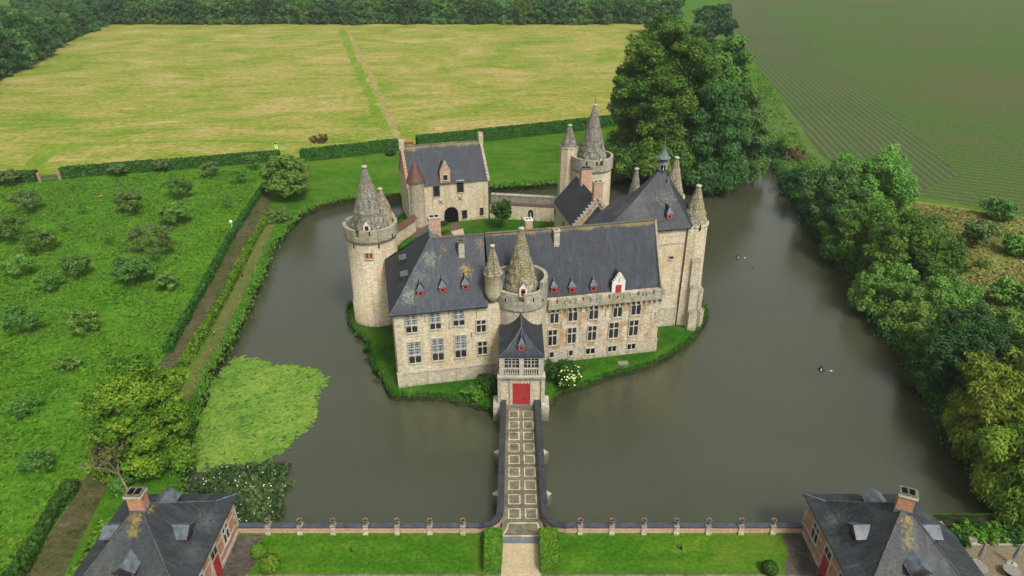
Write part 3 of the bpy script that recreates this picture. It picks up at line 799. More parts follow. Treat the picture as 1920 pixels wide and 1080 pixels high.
def dormer_mb(w, h, d, roof_h, face='dormer_red', roof='slate', side='slate', lead=True, spike=0.5):
    """gabled dormer: front bottom middle at the origin, looking along -y"""
    m = MB(); f = Fr(0)
    m.box(f, -w / 2, w / 2, 0, d, 0, h, side)
    m.box(f, -w / 2 + 0.06, w / 2 - 0.06, -0.05, 0.0, 0.08, h - 0.03, face)
    m.box(f, -w * 0.16, w * 0.16, -0.07, -0.05, h * 0.35, h * 0.72, 'dark_void')
    o = 0.12
    a, b = (-w / 2 - o, -o, h), (w / 2 + o, -o, h)
    hip = (0, w * 0.42, h + roof_h); bk = (0, d + roof_h * 0.9, h + roof_h)
    m.poly([a, b, hip], 'lead')
    m.poly([b, (w / 2 + o, d, h), bk, hip], 'slate_dark'); m.poly([(-w / 2 - o, d, h), a, hip, bk], 'slate_dark')
    if lead:
        m.tube(Vector(hip) + Vector((0, -0.02, 0.0)), Vector(bk) + Vector((0, 0, 0.03)), 0.09, 0.09, 6, 'lead')
        m.tube(Vector(hip), Vector(hip) + Vector((0, 0, spike)), 0.09, 0.02, 6, 'lead_green')
    return m
def place_mb(m, name, parent, pos, rz, label=None):
    """turn a shape made in its own coordinates, stand it at pos, link it under parent"""
    c, s = cos(rz), sin(rz)
    m.v = [(pos[0] + x * c - y * s, pos[1] + x * s + y * c, pos[2] + z) for x, y, z in m.v]
    o = m.build(name, parent)
    if label: o['label'] = label
    return o
def plane_n(a, b, c):
    n = (b - a).cross(c - a); n.normalize(); return n
def chimney_mb(fr, u, v, z0, z1, a, b, mat, capmat='dressed_stone', bands=0):
    m = MB()
    m.box(fr, u - a, u + a, v - b, v + b, z0, z1, mat)
    m.box(fr, u - a - 0.08, u + a + 0.08, v - b - 0.08, v + b + 0.08, z1, z1 + 0.22, capmat)
    for i in range(bands):
        z = z0 + (z1 - z0) * (i + 1) / (bands + 1)
        m.box(fr, u - a - 0.04, u + a + 0.04, v - b - 0.04, v + b + 0.04, z, z + 0.16, 'dressed_stone')
    for s in (-1, 1):
        m.box(fr, u - a * 0.75 + (s + 1) * a * 0.42, u - a * 0.05 + (s + 1) * a * 0.42 - 0.06, v - b * 0.6, v + b * 0.6, z1 + 0.22, z1 + 0.225, 'dark_void')
    return m
def jitter(amp, k=7, seed=0):
    rr = random.Random(seed); ph = [rr.uniform(0, 6.28) for _ in range(6)]
    return lambda t, z: amp * (sin(k * t + ph[0] + z * 2.1) * 0.5 + sin((k + 4) * t + ph[1] - z * 3.3) * 0.5 + sin((k + 9) * t + ph[3] + z * 7.0) * 0.5 + sin(z * 5 + ph[2]) * 0.4)
def cone_mb(cx, cy, r, z0, z1, mat, n=28, steps=26, rough=0.03, cap=0.22, seed=0, eave=0.15):
    """stone spire: rough courses stepping in, rounded stone cap"""
    m = MB(); prof = [(r + eave, z0 - 0.12), (r + eave, z0)]
    for i in range(steps):
        f0 = i / steps; f1 = (i + 1) / steps
        ra = r + (cap - r) * f0; rb = r + (cap - r) * f1
        prof += [(ra, z0 + (z1 - z0) * f0), (rb + (ra - rb) * 0.62, z0 + (z1 - z0) * f1 - 0.02)]
    prof += [(cap, z1)]
    m.lathe(cx, cy, prof, n, mat, smooth=False, jit=jitter(rough, 9, seed))
    m.lathe(cx, cy, [(cap, z1), (cap * 1.5, z1 + 0.1), (cap * 1.5, z1 + 0.3), (cap * 0.9, z1 + 0.42), (0.0, z1 + 0.46)], 12, 'dressed_stone')
    return m
def shaft_mb(cx, cy, prof, mat, n=36):
    m = MB(); m.lathe(cx, cy, prof, n, mat, smooth=True); return m
def parapet_mb(cx, cy, R, th, z0, tops, mat, n=48):
    """ring wall; tops(angle) gives the top height of each segment"""
    m = MB()
    for i in range(n):
        a0 = 2 * pi * i / n; a1 = 2 * pi * (i + 1) / n; zt = tops((a0 + a1) / 2)
        def P(r, a, z): return (cx + r * cos(a), cy + r * sin(a), z)
        uvw = lambda z_: None
        m.poly([P(R, a0, z0), P(R, a1, z0), P(R, a1, zt), P(R, a0, zt)], mat, [(a0 * R, z0), (a1 * R, z0), (a1 * R, zt), (a0 * R, zt)])
        m.poly([P(R - th, a1, z0), P(R - th, a0, z0), P(R - th, a0, zt), P(R - th, a1, zt)], mat, [(a1 * R, z0), (a0 * R, z0), (a0 * R, zt), (a1 * R, zt)])
        m.poly([P(R, a0, zt), P(R, a1, zt), P(R - th, a1, zt), P(R - th, a0, zt)], mat)
        for a, nb in ((a0, tops(a0 - pi / n)), (a1, tops(a1 + pi / n))):
            if nb < zt - 0.05: m.poly([P(R, a, nb), P(R, a, zt), P(R - th, a, zt), P(R - th, a, nb)], mat)
    return m
def corbel_mb(cx, cy, R, z, mat, n=48, out=0.3, h=0.7):
    m = MB(); m.lathe(cx, cy, [(R, z - h), (R + out * 0.4, z - h * 0.6), (R + out, z - 0.1), (R + out, z)], n, mat, smooth=False)
    return m

# ------------------------------------------------------------------ castle
castle = thing('castle', (2, 90, -0.5), "large pale stone moated castle with slate roofs, round towers and stone spires", "castle")

# --- front range with the hipped roof and pale sash windows
LWv = 85.2; ez = 12.0; LE = 14.5
wm = MB(); wm.box(CF, 0.2, 15.9, LWv, 103.2, -2.2, ez, 'limestone'); 
wm.box(CF, 0.0, 15.6, LWv - 0.22, LWv - 0.01, -2.2, 1.75, 'limestone_pale'); wm.box(CF, -0.06, 15.6, LWv - 0.3, LWv - 0.01, 1.75, 1.95, 'dressed_stone')
wm.box(CF, -0.02, 0.195, LWv, 103, -2.2, 1.75, 'limestone_pale')
for k in range(9):                                                     # corner stones
    wm.box(CF, 0.17, 0.17 + (0.9 if k % 2 else 0.6), LWv - 0.02, LWv - 0.005, 2.0 + k * 1.1, 2.5 + k * 1.1, 'dressed_stone')
lw = wm.build('wing', castle); lw['label'] = "pale stone wing with hipped slate roof and tall white sash windows"
E_ = dict(fl=CF.p(-0.35, 84.65, ez), fr=CF.p(13.7, 84.65, ez), bl=CF.p(-0.35, 103.6, ez), br=CF.p(14.2, 103.6, ez))
Pp = CF.p(6.6, 92.4, 20.0); Qq = CF.p(6.6, 95.2, 20.05); Rr = CF.p(LE, 92.4, 20.0)
rm = MB()
def bell(m, a, b, c, d, mat, k=0.16, lift=0.25):
    """roof slope a-b (eave) up to c-d (ridge), kicked out flatter along the eave"""
    a1 = a.lerp(d, k) - Vector((0, 0, lift)); b1 = b.lerp(c, k) - Vector((0, 0, lift))
    m.poly([a, b, b1, a1], mat); m.poly([a1, b1, c, d] if (c - d).length > 1e-4 else [a1, b1, c], mat)
bell(rm, E_['fl'], E_['fr'], Rr, Pp, 'slate_front')
a1 = E_['fl'].lerp(Pp, .16) - Vector((0, 0, .25)); b1 = E_['bl'].lerp(Qq, .16) - Vector((0, 0, .25))
rm.poly([E_['bl'], E_['fl'], a1, b1], 'slate_dark'); rm.poly([b1, a1, Pp, Qq], 'slate_dark')  # left hip slope: shade painted in with the darker slate
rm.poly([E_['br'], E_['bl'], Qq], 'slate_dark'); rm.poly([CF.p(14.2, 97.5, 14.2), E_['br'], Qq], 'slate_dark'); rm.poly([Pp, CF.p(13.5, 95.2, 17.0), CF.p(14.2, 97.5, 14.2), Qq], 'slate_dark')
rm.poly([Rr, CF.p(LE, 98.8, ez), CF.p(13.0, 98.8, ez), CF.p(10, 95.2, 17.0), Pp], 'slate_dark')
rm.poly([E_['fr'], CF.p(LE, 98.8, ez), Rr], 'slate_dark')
rm.poly([E_['fl'] - Vector((0, 0, .18)), E_['fr'] - Vector((0, 0, .18)), E_['fr'], E_['fl']], 'black_iron')
rm.poly([E_['bl'] - Vector((0, 0, .18)), E_['fl'] - Vector((0, 0, .18)), E_['fl'], E_['bl']], 'black_iron')
rm.poly([E_['fl'] - Vector((0, 0, .18)), E_['bl'] - Vector((0, 0, .18)), E_['br'] - Vector((0, 0, .18)), E_['fr'] - Vector((0, 0, .18))], 'black_iron')
roof = rm.build('roof', lw)
hm = MB(); up = Vector((0, 0, .03))
hm.tube(a1 + up, Pp + up, .13, .13, 6, 'lead'); hm.tube(E_['fl'] + up, a1 + up, .13, .13, 6, 'lead')
hm.tube(Pp + up, Qq + up, .18, .18, 6, 'lead_green'); hm.tube(Pp + up, Rr + up, .16, .16, 6, 'ridge_moss'); hm.poly([Qq + up * 3, Pp + up * 3, CF.p(8.3, 93.2, 19.2), CF.p(8.0, 95.2, 19.0)], 'lead_green')
hm.tube(Qq, Qq + Vector((0, 0, 1.1)), .12, .03, 6, 'lead')
hm.build('ridge_capping', lw)
for r_ in [(759.7, 782, 584.5, 623), (805, 826.6, 578.5, 617), (849, 870.4, 572.5, 610.6), (765.7, 789.3, 640, 681), (809.8, 832, 633.4, 675.6), (852.6, 874.3, 628, 669.5)]:
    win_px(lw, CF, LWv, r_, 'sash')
for r_ in [(891.6, 911, 567.7, 578.5), (893, 911, 599, 623), (896, 913, 639, 664.5)]:
    win_px(lw, CF, LWv, r_, 'cross', label="narrow dark cross window beside the gate tower")
for (x, y) in [(893, 590), (790, 590), (841, 585), (797, 598), (884, 628), (842, 612)]:              # iron wall ties
    am = MB(); u, z = CF.wall(x, y, LWv); am.box(CF, u - .04, u + .04, LWv - .05, LWv - .01, z - .5, z + .5, 'black_iron'); am.build('wall_tie', lw)
nF = plane_n(a1, E_['fr'].lerp(Rr, .16) - Vector((0, 0, .25)), Rr); nL = plane_n(b1, a1, Pp)
for x, y in [(788.8, 555), (830.5, 548.5), (873, 543)]:
    q = on_plane(x, y, Pp, nF)
    place_mb(dormer_mb(1.05, .85, 1.2, 1.0), 'dormer', lw, q + Vector((0, 0, 0.0)), CF.a)
for x, y in [(752, 492), (755, 523)]:
    q = on_plane(x, y, Pp, nL); q.z -= .1
    dm = MB(); dm.box(Fr(0), -.75, .75, -.1, 2.0, 0, .9, 'slate'); dm.box(Fr(0), -.62, .62, -.15, -.1, .1, .85, 'black_iron')
    dm.poly([(-.95, -.3, .9), (.95, -.3, .9), (.95, 2.4, 1.35), (-.95, 2.4, 1.35)], 'lead'); dm.poly([(-.95, -.3, .82), (-.95, -.3, .9), (-.95, 2.4, 1.35), (-.95, 2.4, 1.27)], 'lead'); dm.poly([(.95, -.3, .82), (-.95, -.3, .82), (-.95, -.3, .9), (.95, -.3, .9)], 'lead')
    place_mb(dm, 'dormer', lw, q, CF.a - pi / 2, "small flat-topped lead dormer")
q = on_plane(866, 484, Pp, nF); u, v = CF.uv(q)
chimney_mb(CF, u, v + .5, q.z - .5, q.z + 2.4, .42, .5, 'dressed_stone', 'ridge_moss', 1).build('chimney', lw)
chimney_mb(CF, 8.0, 101.5, 12, 19.6, .95, .7, 'brick_pale', 'dressed_stone', 3).build('chimney', lw)
# --- crenellated range
RWv = 86.95; rez = 10.6
wm = MB(); wm.box(CF, 15.9, 41.4, RWv, 98.2, -2.2, rez, 'limestone_rust')
wm.box(CF, 20, 41.55, RWv - .16, RWv - .01, -2.2, 1.75, 'limestone_pale'); wm.box(CF, 41.41, 41.55, RWv - .01, 98, -2.2, 1.75, 'limestone_pale')
wm.box(CF, 20, 41.6, RWv - .22, RWv - .165, 1.75, 1.9, 'dressed_stone'); 
for k in range(8): wm.box(CF, 40.7 - (.3 if k % 2 else 0), 41.43, RWv - .03, RWv - .005, 2 + k * 1.05, 2.55 + k * 1.05, 'dressed_stone')
rw = wm.build('wing', castle); rw['label'] = "rusty stone wing with crenellated parapet and dark cross windows"
fe, be = (RWv + .9, 10.7), (98.6, 10.7); RZ = 20.0; RV = 92.5
rm = MB()
F0, F1 = CF.p(14.7, *fe), CF.p(41.6, *fe); T0, T1 = CF.p(14.7, RV, RZ), CF.p(41.6, RV, RZ); B0, B1 = CF.p(14.7, *be), CF.p(41.6, *be)
rm.poly([F0, F1, T1, T0], 'slate_range'); rm.poly([B1, B0, T0, T1], 'slate_dark')
rm.build('roof', rw)
rm = MB(); rm.tube(T0 + up, T1 + up, .17, .17, 6, 'ridge_moss')
nR = plane_n(F0, F1, T1)
rm.build('ridge_capping', rw)
# gable verge and stepped gable wall at the keep end
gm = MB(); gm.poly([CF.p(41.35, RWv, rez), CF.p(41.35, 98.2, rez), CF.p(41.35, RV, RZ - .15)], 'limestone_rust')
for a, b in ((F1, T1),):
    gm.tube(a + up, b + up, .2, .2, 6, 'parapet_grey')
gm.build('gable', rw)
pm = MB(); pz0, pz1, pz2 = 9.05, 10.25, 10.95
pv0, pv1 = RWv - .55, RWv - .1
pm.box(CF, 23.2, 41.75, pv0, pv1, pz0 + .25, pz1, 'parapet_grey', bottom=True)
us = [23.2, 24.15, 25.15, 28.2, 29.2, 32.2, 33.2, 36.05, 37.0, 38.7, 39.4]   # embrasures at the dormers
merl = [(23.2, 23.6), (24.6, 27.6), (28.7, 31.7), (32.8, 36.2), (37.5, 39.3), (40.0, 41.75)]
for a, b in merl: pm.box(CF, a, b, pv0, pv1, pz1, pz2, 'parapet_grey')
pm.box(CF, 41.4, 41.75, pv1, 88.4, pz0 + .25, pz2, 'parapet_grey', bottom=True)
k = 23.4
while k < 41.6:
    pm.box(CF, k, k + .22, RWv - .42, RWv - .01, pz0 - .35, pz0 + .25, 'parapet_grey', bottom=True); k += .85
for a, b in merl[1:5]:
    for q in (.35, .65):
        uu = a + (b - a) * q; pm.box(CF, uu - .06, uu + .06, pv0 - .015, pv0, pz1 - .1, pz1 + .4, 'dark_void')
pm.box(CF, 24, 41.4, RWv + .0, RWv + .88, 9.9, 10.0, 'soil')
pm.build('parapet', rw)
for r_ in [(1031, 1047.5, 574.8, 605.9), (1065, 1083, 573, 602), (1104.4, 1121.6, 569.4, 598.5), (1149.4, 1166.6, 563.8, 594), (1183.8, 1201.6, 560, 589.6),
           (1027.4, 1043.7, 617.7, 647.3), (1063.5, 1080, 613.9, 642.9), (1101.5, 1118, 610, 638.4), (1141.4, 1159, 603.8, 634), (1179, 1196, 600, 628.7)]:
    win_px(rw, CF, RWv, r_, 'cross')
for r_ in [(1030, 1038, 659.8, 670), (1066, 1074, 656.2, 666.6)]: win_px(rw, CF, RWv - .16, r_, 'plain', label="small single basement window")
for r_ in [(1098, 1115, 652, 663.6), (1139, 1155, 648, 658.6), (1175.5, 1191, 643.5, 654.7)]: win_px(rw, CF, RWv - .16, r_, 'pair', label="low paired basement window")
for x, y in [(1228, 592), (1052, 610), (1135, 585)]:
    am = MB(); u, z = CF.wall(x, y, RWv); am.box(CF, u - .04, u + .04, RWv - .05, RWv - .01, z - .7, z + .7, 'black_iron'); am.build('wall_tie', rw)
for x, y in [(1038.5, 549.6), (1072.5, 549), (1112.5, 546.6)]:
    q = on_plane(x, y, F0, nR); u, v = CF.uv(q)
    place_mb(dormer_mb(1.05, 1.0, 1.0, 1.0, 'dull_red'), 'dormer', rw, q, CF.a)
# large white dormer with the red loft door
q = on_plane(1158, 549, F0, nR); u, v = CF.uv(q)
dm = MB(); f0 = Fr(0); w_ = 2.0; h_ = 1.9
dm.box(f0, -w_ / 2, w_ / 2, 0, 2.4, -.6, h_, 'slate_dark'); dm.box(f0, -w_ / 2 - .05, w_ / 2 + .05, -.22, -.0, -.6, h_, 'white_paint')
dm.poly([(-w_ / 2 - .05, -.22, h_), (w_ / 2 + .05, -.22, h_), (0, -.22, h_ + 1.35)], 'white_paint')
dm.box(f0, -.48, .48, -.26, -.225, -.35, 1.5, 'red_paint'); dm.box(f0, -.02, .02, -.27, -.26, -.35, 1.5, 'dull_red')
dm.box(f0, -.05, .05, -.24, -.222, 1.95, 2.7, 'black_iron')
for s_ in (-1, 1):
    dm.poly([(s_ * (w_ / 2 + .3), -.3, h_ - .25), (s_ * (w_ / 2 + .3), 3.2, h_ - .25), (0, 4.2, h_ + 1.5), (0, -.3, h_ + 1.5)][::s_], 'slate_dark')
    for i in range(4):                                      # crow steps
        dm.box(f0, s_ * (w_ / 2 - .12) * (1 - i / 4) - .16, s_ * (w_ / 2 - .12) * (1 - i / 4) + .16, -.26, .02, h_ - .05 + i * .36, h_ + .3 + i * .36, 'white_paint')
dm.box(f0, -.16, .16, -.26, .04, h_ + 1.3, h_ + 1.62, 'white_paint')
place_mb(dm, 'dormer', rw, q, CF.a, "tall white gabled dormer with a red loft door")
q = on_plane(1044, 464, F0, nR); u, v = CF.uv(q)
chimney_mb(CF, u, v + .5, q.z - .6, q.z + 2.5, .42, .45, 'dressed_stone', 'limestone_pale', 2).build('chimney', rw)
u, v = CF.uv(G(996, 432, 20)); chimney_mb(CF, u, 94.3, 17.0, 20.9, .55, .5, 'brick_pale', 'white_paint', 1).build('chimney', rw)
q = on_plane(1047, 512, F0, nR); vm = MB(); vm.lathe(q.x, q.y, [(.16, q.z - .2), (.16, q.z + .25), (.05, q.z + .5), (0, q.z + .5)], 8, 'lead'); vm.build('vent', rw)

# --- keep with the great hipped roof, lantern and corner turrets
KV0, KV1, KU0, KU1, KZ = 94.0, 108.2, 34.0, 50.2, 17.7
wm = MB(); wm.prism([(q.x, q.y) for q in (CF.p(*c) for c in [(33.4, KV0), (KU1, KV0), (KU1, KV1), (41.6, KV1), (33.4, 98.9)])], -2.2, KZ, 'limestone'); wm.box(CF, 41.5, 48.2, KV0 - .14, KV0 - .01, -2.2, 3.2, 'limestone_pale')
wm.box(CF, 41.8, 48.0, KV0 - .1, KV0 - .01, 14.9, 15.1, 'dressed_stone')
for k in range(15): wm.box(CF, 41.55, 42.0 + (.35 if k % 2 else 0), KV0 - .03, KV0 - .005, 3.3 + k * .95, 3.8 + k * .95, 'dressed_stone')
keep = wm.build('keep', castle)
ap = CF.p(45.7, 101.0, 25.6)
o_ = .45
C4 = [CF.p(32.7, KV0 - o_, KZ), CF.p(48.4, KV0 - o_, KZ), CF.p(KU1 + .2, KV1 + o_, KZ), CF.p(41.5, KV1 + 1.2, KZ)]
C4b = [C4[0], C4[1], CF.p(KU1 + .2, KV0 + 1.6, KZ + .6), C4[2], C4[3], CF.p(32.7, 99.1, KZ)]
rm = MB(); mid = []
drop = [1.0, .25, .15, .2, 1.3, 1.2]
def rg(k, dr): return [c.lerp(ap, k) - Vector((0, 0, dr * d)) for c, d in zip(C4b, drop)]
rings_ = [C4b, rg(.18, .45), rg(.5, .8), rg(.93, .05)]
for j in range(3):
    for i in range(6):
        i2 = (i + 1) % 6
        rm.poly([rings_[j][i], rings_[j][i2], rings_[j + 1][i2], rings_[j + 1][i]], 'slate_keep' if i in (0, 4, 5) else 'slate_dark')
rm.poly(rings_[3], 'lead')
rm.poly([C4[0] - Vector((0, 0, .2)), C4[1] - Vector((0, 0, .2)), C4[1], C4[0]], 'black_iron')
rm.build('roof', keep)
lm = MB(); lx, ly = ap.x, ap.y; lz = 25.1
lm.lathe(lx, ly, [(.75, lz - .6), (.75, lz), (.95, lz + .05), (.95, lz + .2)], 8, 'lead', smooth=False)
lm.lathe(lx, ly, [(.45, lz + .2), (.45, lz + 1.2)], 8, 'black_iron', smooth=False)
for i in range(8):
    a = 2 * pi * i / 8; lm.tube((lx + .7 * cos(a), ly + .7 * sin(a), lz + .2), (lx + .7 * cos(a), ly + .7 * sin(a), lz + 1.2), .06, .06, 5, 'white_paint')
lm.lathe(lx, ly, [(1.15, lz + 1.1), (.9, lz + 1.3), (.6, lz + 1.7), (.55, lz + 1.9), (.55, lz + 2.1)], 8, 'lead', smooth=False)
lm.lathe(lx, ly, [(1.25, lz + 2.1), (.8, lz + 2.5), (.5, lz + 3.0), (.22, lz + 3.7), (.1, lz + 4.4), (.18, lz + 4.6), (.04, lz + 4.8), (.03, lz + 6.2), (0, lz + 6.2)], 8, 'lead_green', smooth=False)
lm.build('lantern', keep)
nK = plane_n(rings_[1][0], rings_[1][1], rings_[2][1])
q = on_plane(1255, 412, rings_[1][1], nK)
place_mb(dormer_mb(1.0, .95, 1.2, 1.1), 'dormer', keep, q, CF.a)
q = on_plane(1252, 345, rings_[2][1], nK); vm = MB(); vm.lathe(q.x, q.y, [(.25, q.z - .3), (.22, q.z + .5), (.1, q.z + 1.1), (0, q.z + 1.3)], 8, 'lead_green'); vm.build('vent', keep)
win_px(keep, CF, KV0, (1254, 1263, 474, 486), 'plain')
pm = MB(); pu, _ = CF.wall(1287, 440, KV0); pm.tube(CF.p(47.95, KV0 - .2, -1), CF.p(47.95, KV0 - .2, KZ - .1), .11, .11, 6, 'black_iron'); pm.build('drainpipe', keep)

def turret(parent, cx, cy, prof, cone, smat, label=None, cmat='cone_stone', n=24, seed=0, name='turret'):
    s_ = shaft_mb(cx, cy, prof, smat, n)
    o = s_.build(name, parent)
    if label: o['label'] = label
    return o
def oct_pts(cx, cy, r, a=0.0, n=8): return [(cx + r * cos(a + 2 * pi * i / n), cy + r * sin(a + 2 * pi * i / n)) for i in range(n)]
# corner turret at the water, with stepped buttresses
tc = CF.p(50.0, 96.0)
tm = MB(); tm.lathe(tc.x, tc.y, [(2.75, -2.2), (2.7, 3.0), (2.45, 9.5), (2.25, 17.3), (2.4, 17.5), (2.4, 17.8), (0, 17.8)], 12, 'limestone', a0=CF.a + pi / 12, a1=CF.a + pi / 12 + 2 * pi, smooth=False)
for (bu, bv, w_, steps) in [(0.1, -2.2, .75, [(-1.75, -2.2, 2.6), (-1.05, 2.6, 7.0), (-.5, 7.0, 11.6)]), (2.0, -1.4, .7, [(-1.3, -2.2, 2.0), (-.7, 2.0, 5.8)])]:
    fr = Fr(11.5 + (0 if bu < 1 else 40), tc.x, tc.y)
    for d, z0, z1 in steps:
        tm.box(fr, -w_, w_, -2.3 + d, -1.9, z0, z1, 'limestone_pale')
        tm.poly([fr.p(-w_ - .04, -2.36 + d, z1), fr.p(w_ + .04, -2.36 + d, z1), fr.p(w_ + .04, -2.0, z1 + .9), fr.p(-w_ - .04, -2.0, z1 + .9)], 'rubble_grey')
        for s_ in (-1, 1): tm.poly([fr.p(s_ * w_, -2.3 + d, z1), fr.p(s_ * w_, -2.0, z1), fr.p(s_ * w_, -2.0, z1 + .85)][::s_], 'limestone_pale')
tur = tm.build('turret', keep); tur['label'] = "tall polygonal corner turret with stepped buttresses standing at the water"
cone_mb(tc.x, tc.y, 2.0, 17.9, 23.6, 'cone_stone', rough=.05, cap=.32, seed=1).build('spire', keep)
for px, py, w_, h_ in [(1303, 492, .8, .8), (1312, 433, .3, .9)]:
    o_p = Vector((0, 0, CAMH)); d = ray(px, py); dxy = Vector((d.x, d.y)); 
    c2 = Vector((tc.x, tc.y)); tt = c2.dot(dxy) / dxy.dot(dxy); dist = (c2 - dxy * tt).length
    tt -= sqrt(max(0, 2.3 ** 2 - dist ** 2)) / dxy.length; q = o_p + d * tt
    window(keep, q, math.atan2(q.y - tc.y, q.x - tc.x) + pi / 2, w_, h_, 'slit')
bt = CF.p(50.9, 107.0)
shaft_mb(bt.x, bt.y, [(2.3, -2.2), (2.0, 17.5), (2.15, 17.7), (2.15, 18.3), (0, 18.3)], 'limestone', 20).build('turret', keep)
cone_mb(bt.x, bt.y, 1.8, 18.3, 24.9, 'cone_stone', rough=.05, cap=.3, seed=2).build('spire', keep)
bt2 = CF.p(44.6, 109.2)
shaft_mb(bt2.x, bt2.y, [(1.7, -2.2), (1.5, 16.0), (1.6, 16.2), (0, 16.2)], 'limestone', 18).build('turret', keep)
cone_mb(bt2.x, bt2.y, 1.45, 16.2, 22.6, 'cone_grey', rough=.04, cap=.28, seed=3).build('spire', keep)

# --- round corner tower
def round_tower(parent, cx, cy, R, zs, zr, zc, shaft_prof, conemat, low, coneR, label, win=True, seed=5, shmat='limestone', parmat='parapet_grey'):
    o = shaft_mb(cx, cy, shaft_prof, shmat, 44).build('tower', parent)
    o['label'] = label
    pb = parapet_mb(cx, cy, R, .55, zs, low, parmat, 56)
    c_ = corbel_mb(cx, cy, R - .33, zs + .05, parmat, 56, .33, .75)
    for mm in (c_,):
        k0 = len(pb.v); pb.v += mm.v; pb.f += [tuple(i + k0 for i in f) for f in mm.f]; pb.m += [pb.mi(parmat)] * len(mm.f); pb.uv += mm.uv; pb.sm += mm.sm
    pb.lathe(cx, cy, [(R - .3, zs + .05), (0, zs + .06)], 32, 'soil')
    pb.build('parapet', o)
    cone_mb(cx, cy, coneR, zs + .1, zc, conemat, 44, 34, .045, .3, seed).build('spire', o)
    fm = MB(); fm.tube((cx, cy, zc + .3), (cx, cy, zc + 2.3), .06, .03, 5, 'black_iron'); fm.build('finial', o)
    return o
def cone_dormer(parent, cx, cy, a, r, z, w, h, label=None):
    """little white gabled stone dormer with a red hatch on a spire"""
    m = MB(); f0 = Fr(0)
    m.box(f0, -w / 2, w / 2, 0, 1.6, 0, h, 'white_paint'); m.poly([(-w / 2, 0, h), (w / 2, 0, h), (0, 0, h + w * .75)], 'white_paint')
    m.box(f0, -w * .28, w * .28, -.04, -.0, .15, h * .95, 'dull_red'); m.box(f0, -w * .22, w * .22, -.06, -.04, h * .45, h * .75, 'dark_void')
    for s_ in (-1, 1): m.poly([(s_ * (w / 2 + .12), -.12, h - .15), (s_ * (w / 2 + .12), 1.9, h - .15), (0, 1.9, h + w * .85), (0, -.12, h + w * .85)][::s_], 'rubble_grey')
    return place_mb(m, 'dormer', parent, (cx + r * cos(a), cy + r * sin(a), z), a + pi / 2, label)
LTx, LTy, LTR = -23.55, 105.2, 4.45
slotL = [-1.75, 2.5, .6]
def topsL(a):
    a = (a + pi) % (2 * pi) - pi
    for s_ in (-1.95, 3.0, .75):
        if abs(a - s_) < .10: return 15.9
    return 17.2
lt = round_tower(castle, LTx, LTy, LTR, 15.3, 17.2, 26.4, [(4.35, -2.2), (4.3, 3.0), (4.15, 3.1), (4.1, 15.4)], 'cone_grey', topsL, 3.35, "tall round corner tower with grey stone spire on the side of the orchard")
st_ = G(718, 415, 16)
s2 = MB(); s2.lathe(st_.x, st_.y, [(2.0, 6), (2.0, 15), (2.0, 16.9)], 24, 'limestone'); s2.build('turret', lt)
cone_mb(st_.x, st_.y, 1.95, 16.9, 21.6, 'cone_stone', rough=.06, cap=.28, seed=7, eave=.1).build('spire', lt)
cone_dormer(lt, LTx, LTy, -pi / 2 + .02, 3.12, 16.6, 1.1, 1.15)
def on_cyl(px, py, cx, cy, r):
    o_p = Vector((0, 0, CAMH)); d = ray(px, py); dxy = Vector((d.x, d.y)); c2 = Vector((cx, cy))
    tt = c2.dot(dxy) / dxy.dot(dxy); dist = (c2 - dxy * tt).length
    tt -= sqrt(max(0, r * r - dist * dist)) / dxy.length
    q = o_p + d * tt
    return q, math.atan2(q.y - cy, q.x - cx) + pi / 2
q, a = on_cyl(692.5, 485, LTx, LTy, 4.12); window(lt, q, a, 1.1, 1.0, 'red', label="small red shuttered window")
for px, py in [(693, 443), (736, 447), (664, 466), (711, 466)]:
    q, a = on_cyl(px, py, LTx, LTy, LTR + .01 if py < 450 else 4.15); window(lt, q, a, .22, .75, 'slit')

# --- gate tower
GTx, GTy, GTR = 1.3, 88.9, 3.95
def topsG(a):
    a = (a + pi) % (2 * pi) - pi
    if abs(a + pi / 2 + .02) < .125: return 12.9
    if abs(a + pi / 2) < .95: return 14.2
    return 15.5
gt = round_tower(castle, GTx, GTy, GTR, 11.6, 15, 22.6, [(3.85, -2.2), (3.75, 11.7)], 'cone_stone', topsG, 2.95, "round gate tower with tall mossy stone spire behind the entrance", seed=9, shmat='limestone_pale')
cone_dormer(gt, GTx, GTy, -pi / 2 + .12, 2.62, 13.3, 1.15, 1.3)
q = Vector((-2.72, 86.7, 0))
s2 = MB(); s2.lathe(q.x, q.y, [(.25, 12.3), (.8, 12.9), (1.18, 13.8), (1.2, 16.7), (1.32, 16.8), (1.32, 17.0)], 20, 'limestone'); s2.build('turret', gt)
cone_mb(q.x, q.y, 1.18, 17.0, 20.9, 'cone_stone', rough=.06, cap=.24, seed=11, steps=18).build('spire', gt)
fm = MB(); fm.tube((q.x, q.y, 21.2), (q.x, q.y, 22.4), .05, .02, 5, 'black_iron'); fm.build('finial', gt)
bm_ = MB(); bm_.lathe(GTx - 2.9, GTy + .3, [(.75, 12.5), (.75, 15.2), (.5, 16.0), (0, 16.3)], 12, 'lead'); bm_.build('stair_hood', gt)
for px, py in [(948, 566), (1000, 566), (1018, 566)]:
    q, a = on_cyl(px, py, GTx, GTy, GTR + .01); window(gt, q, a, .18, .6, 'slit')

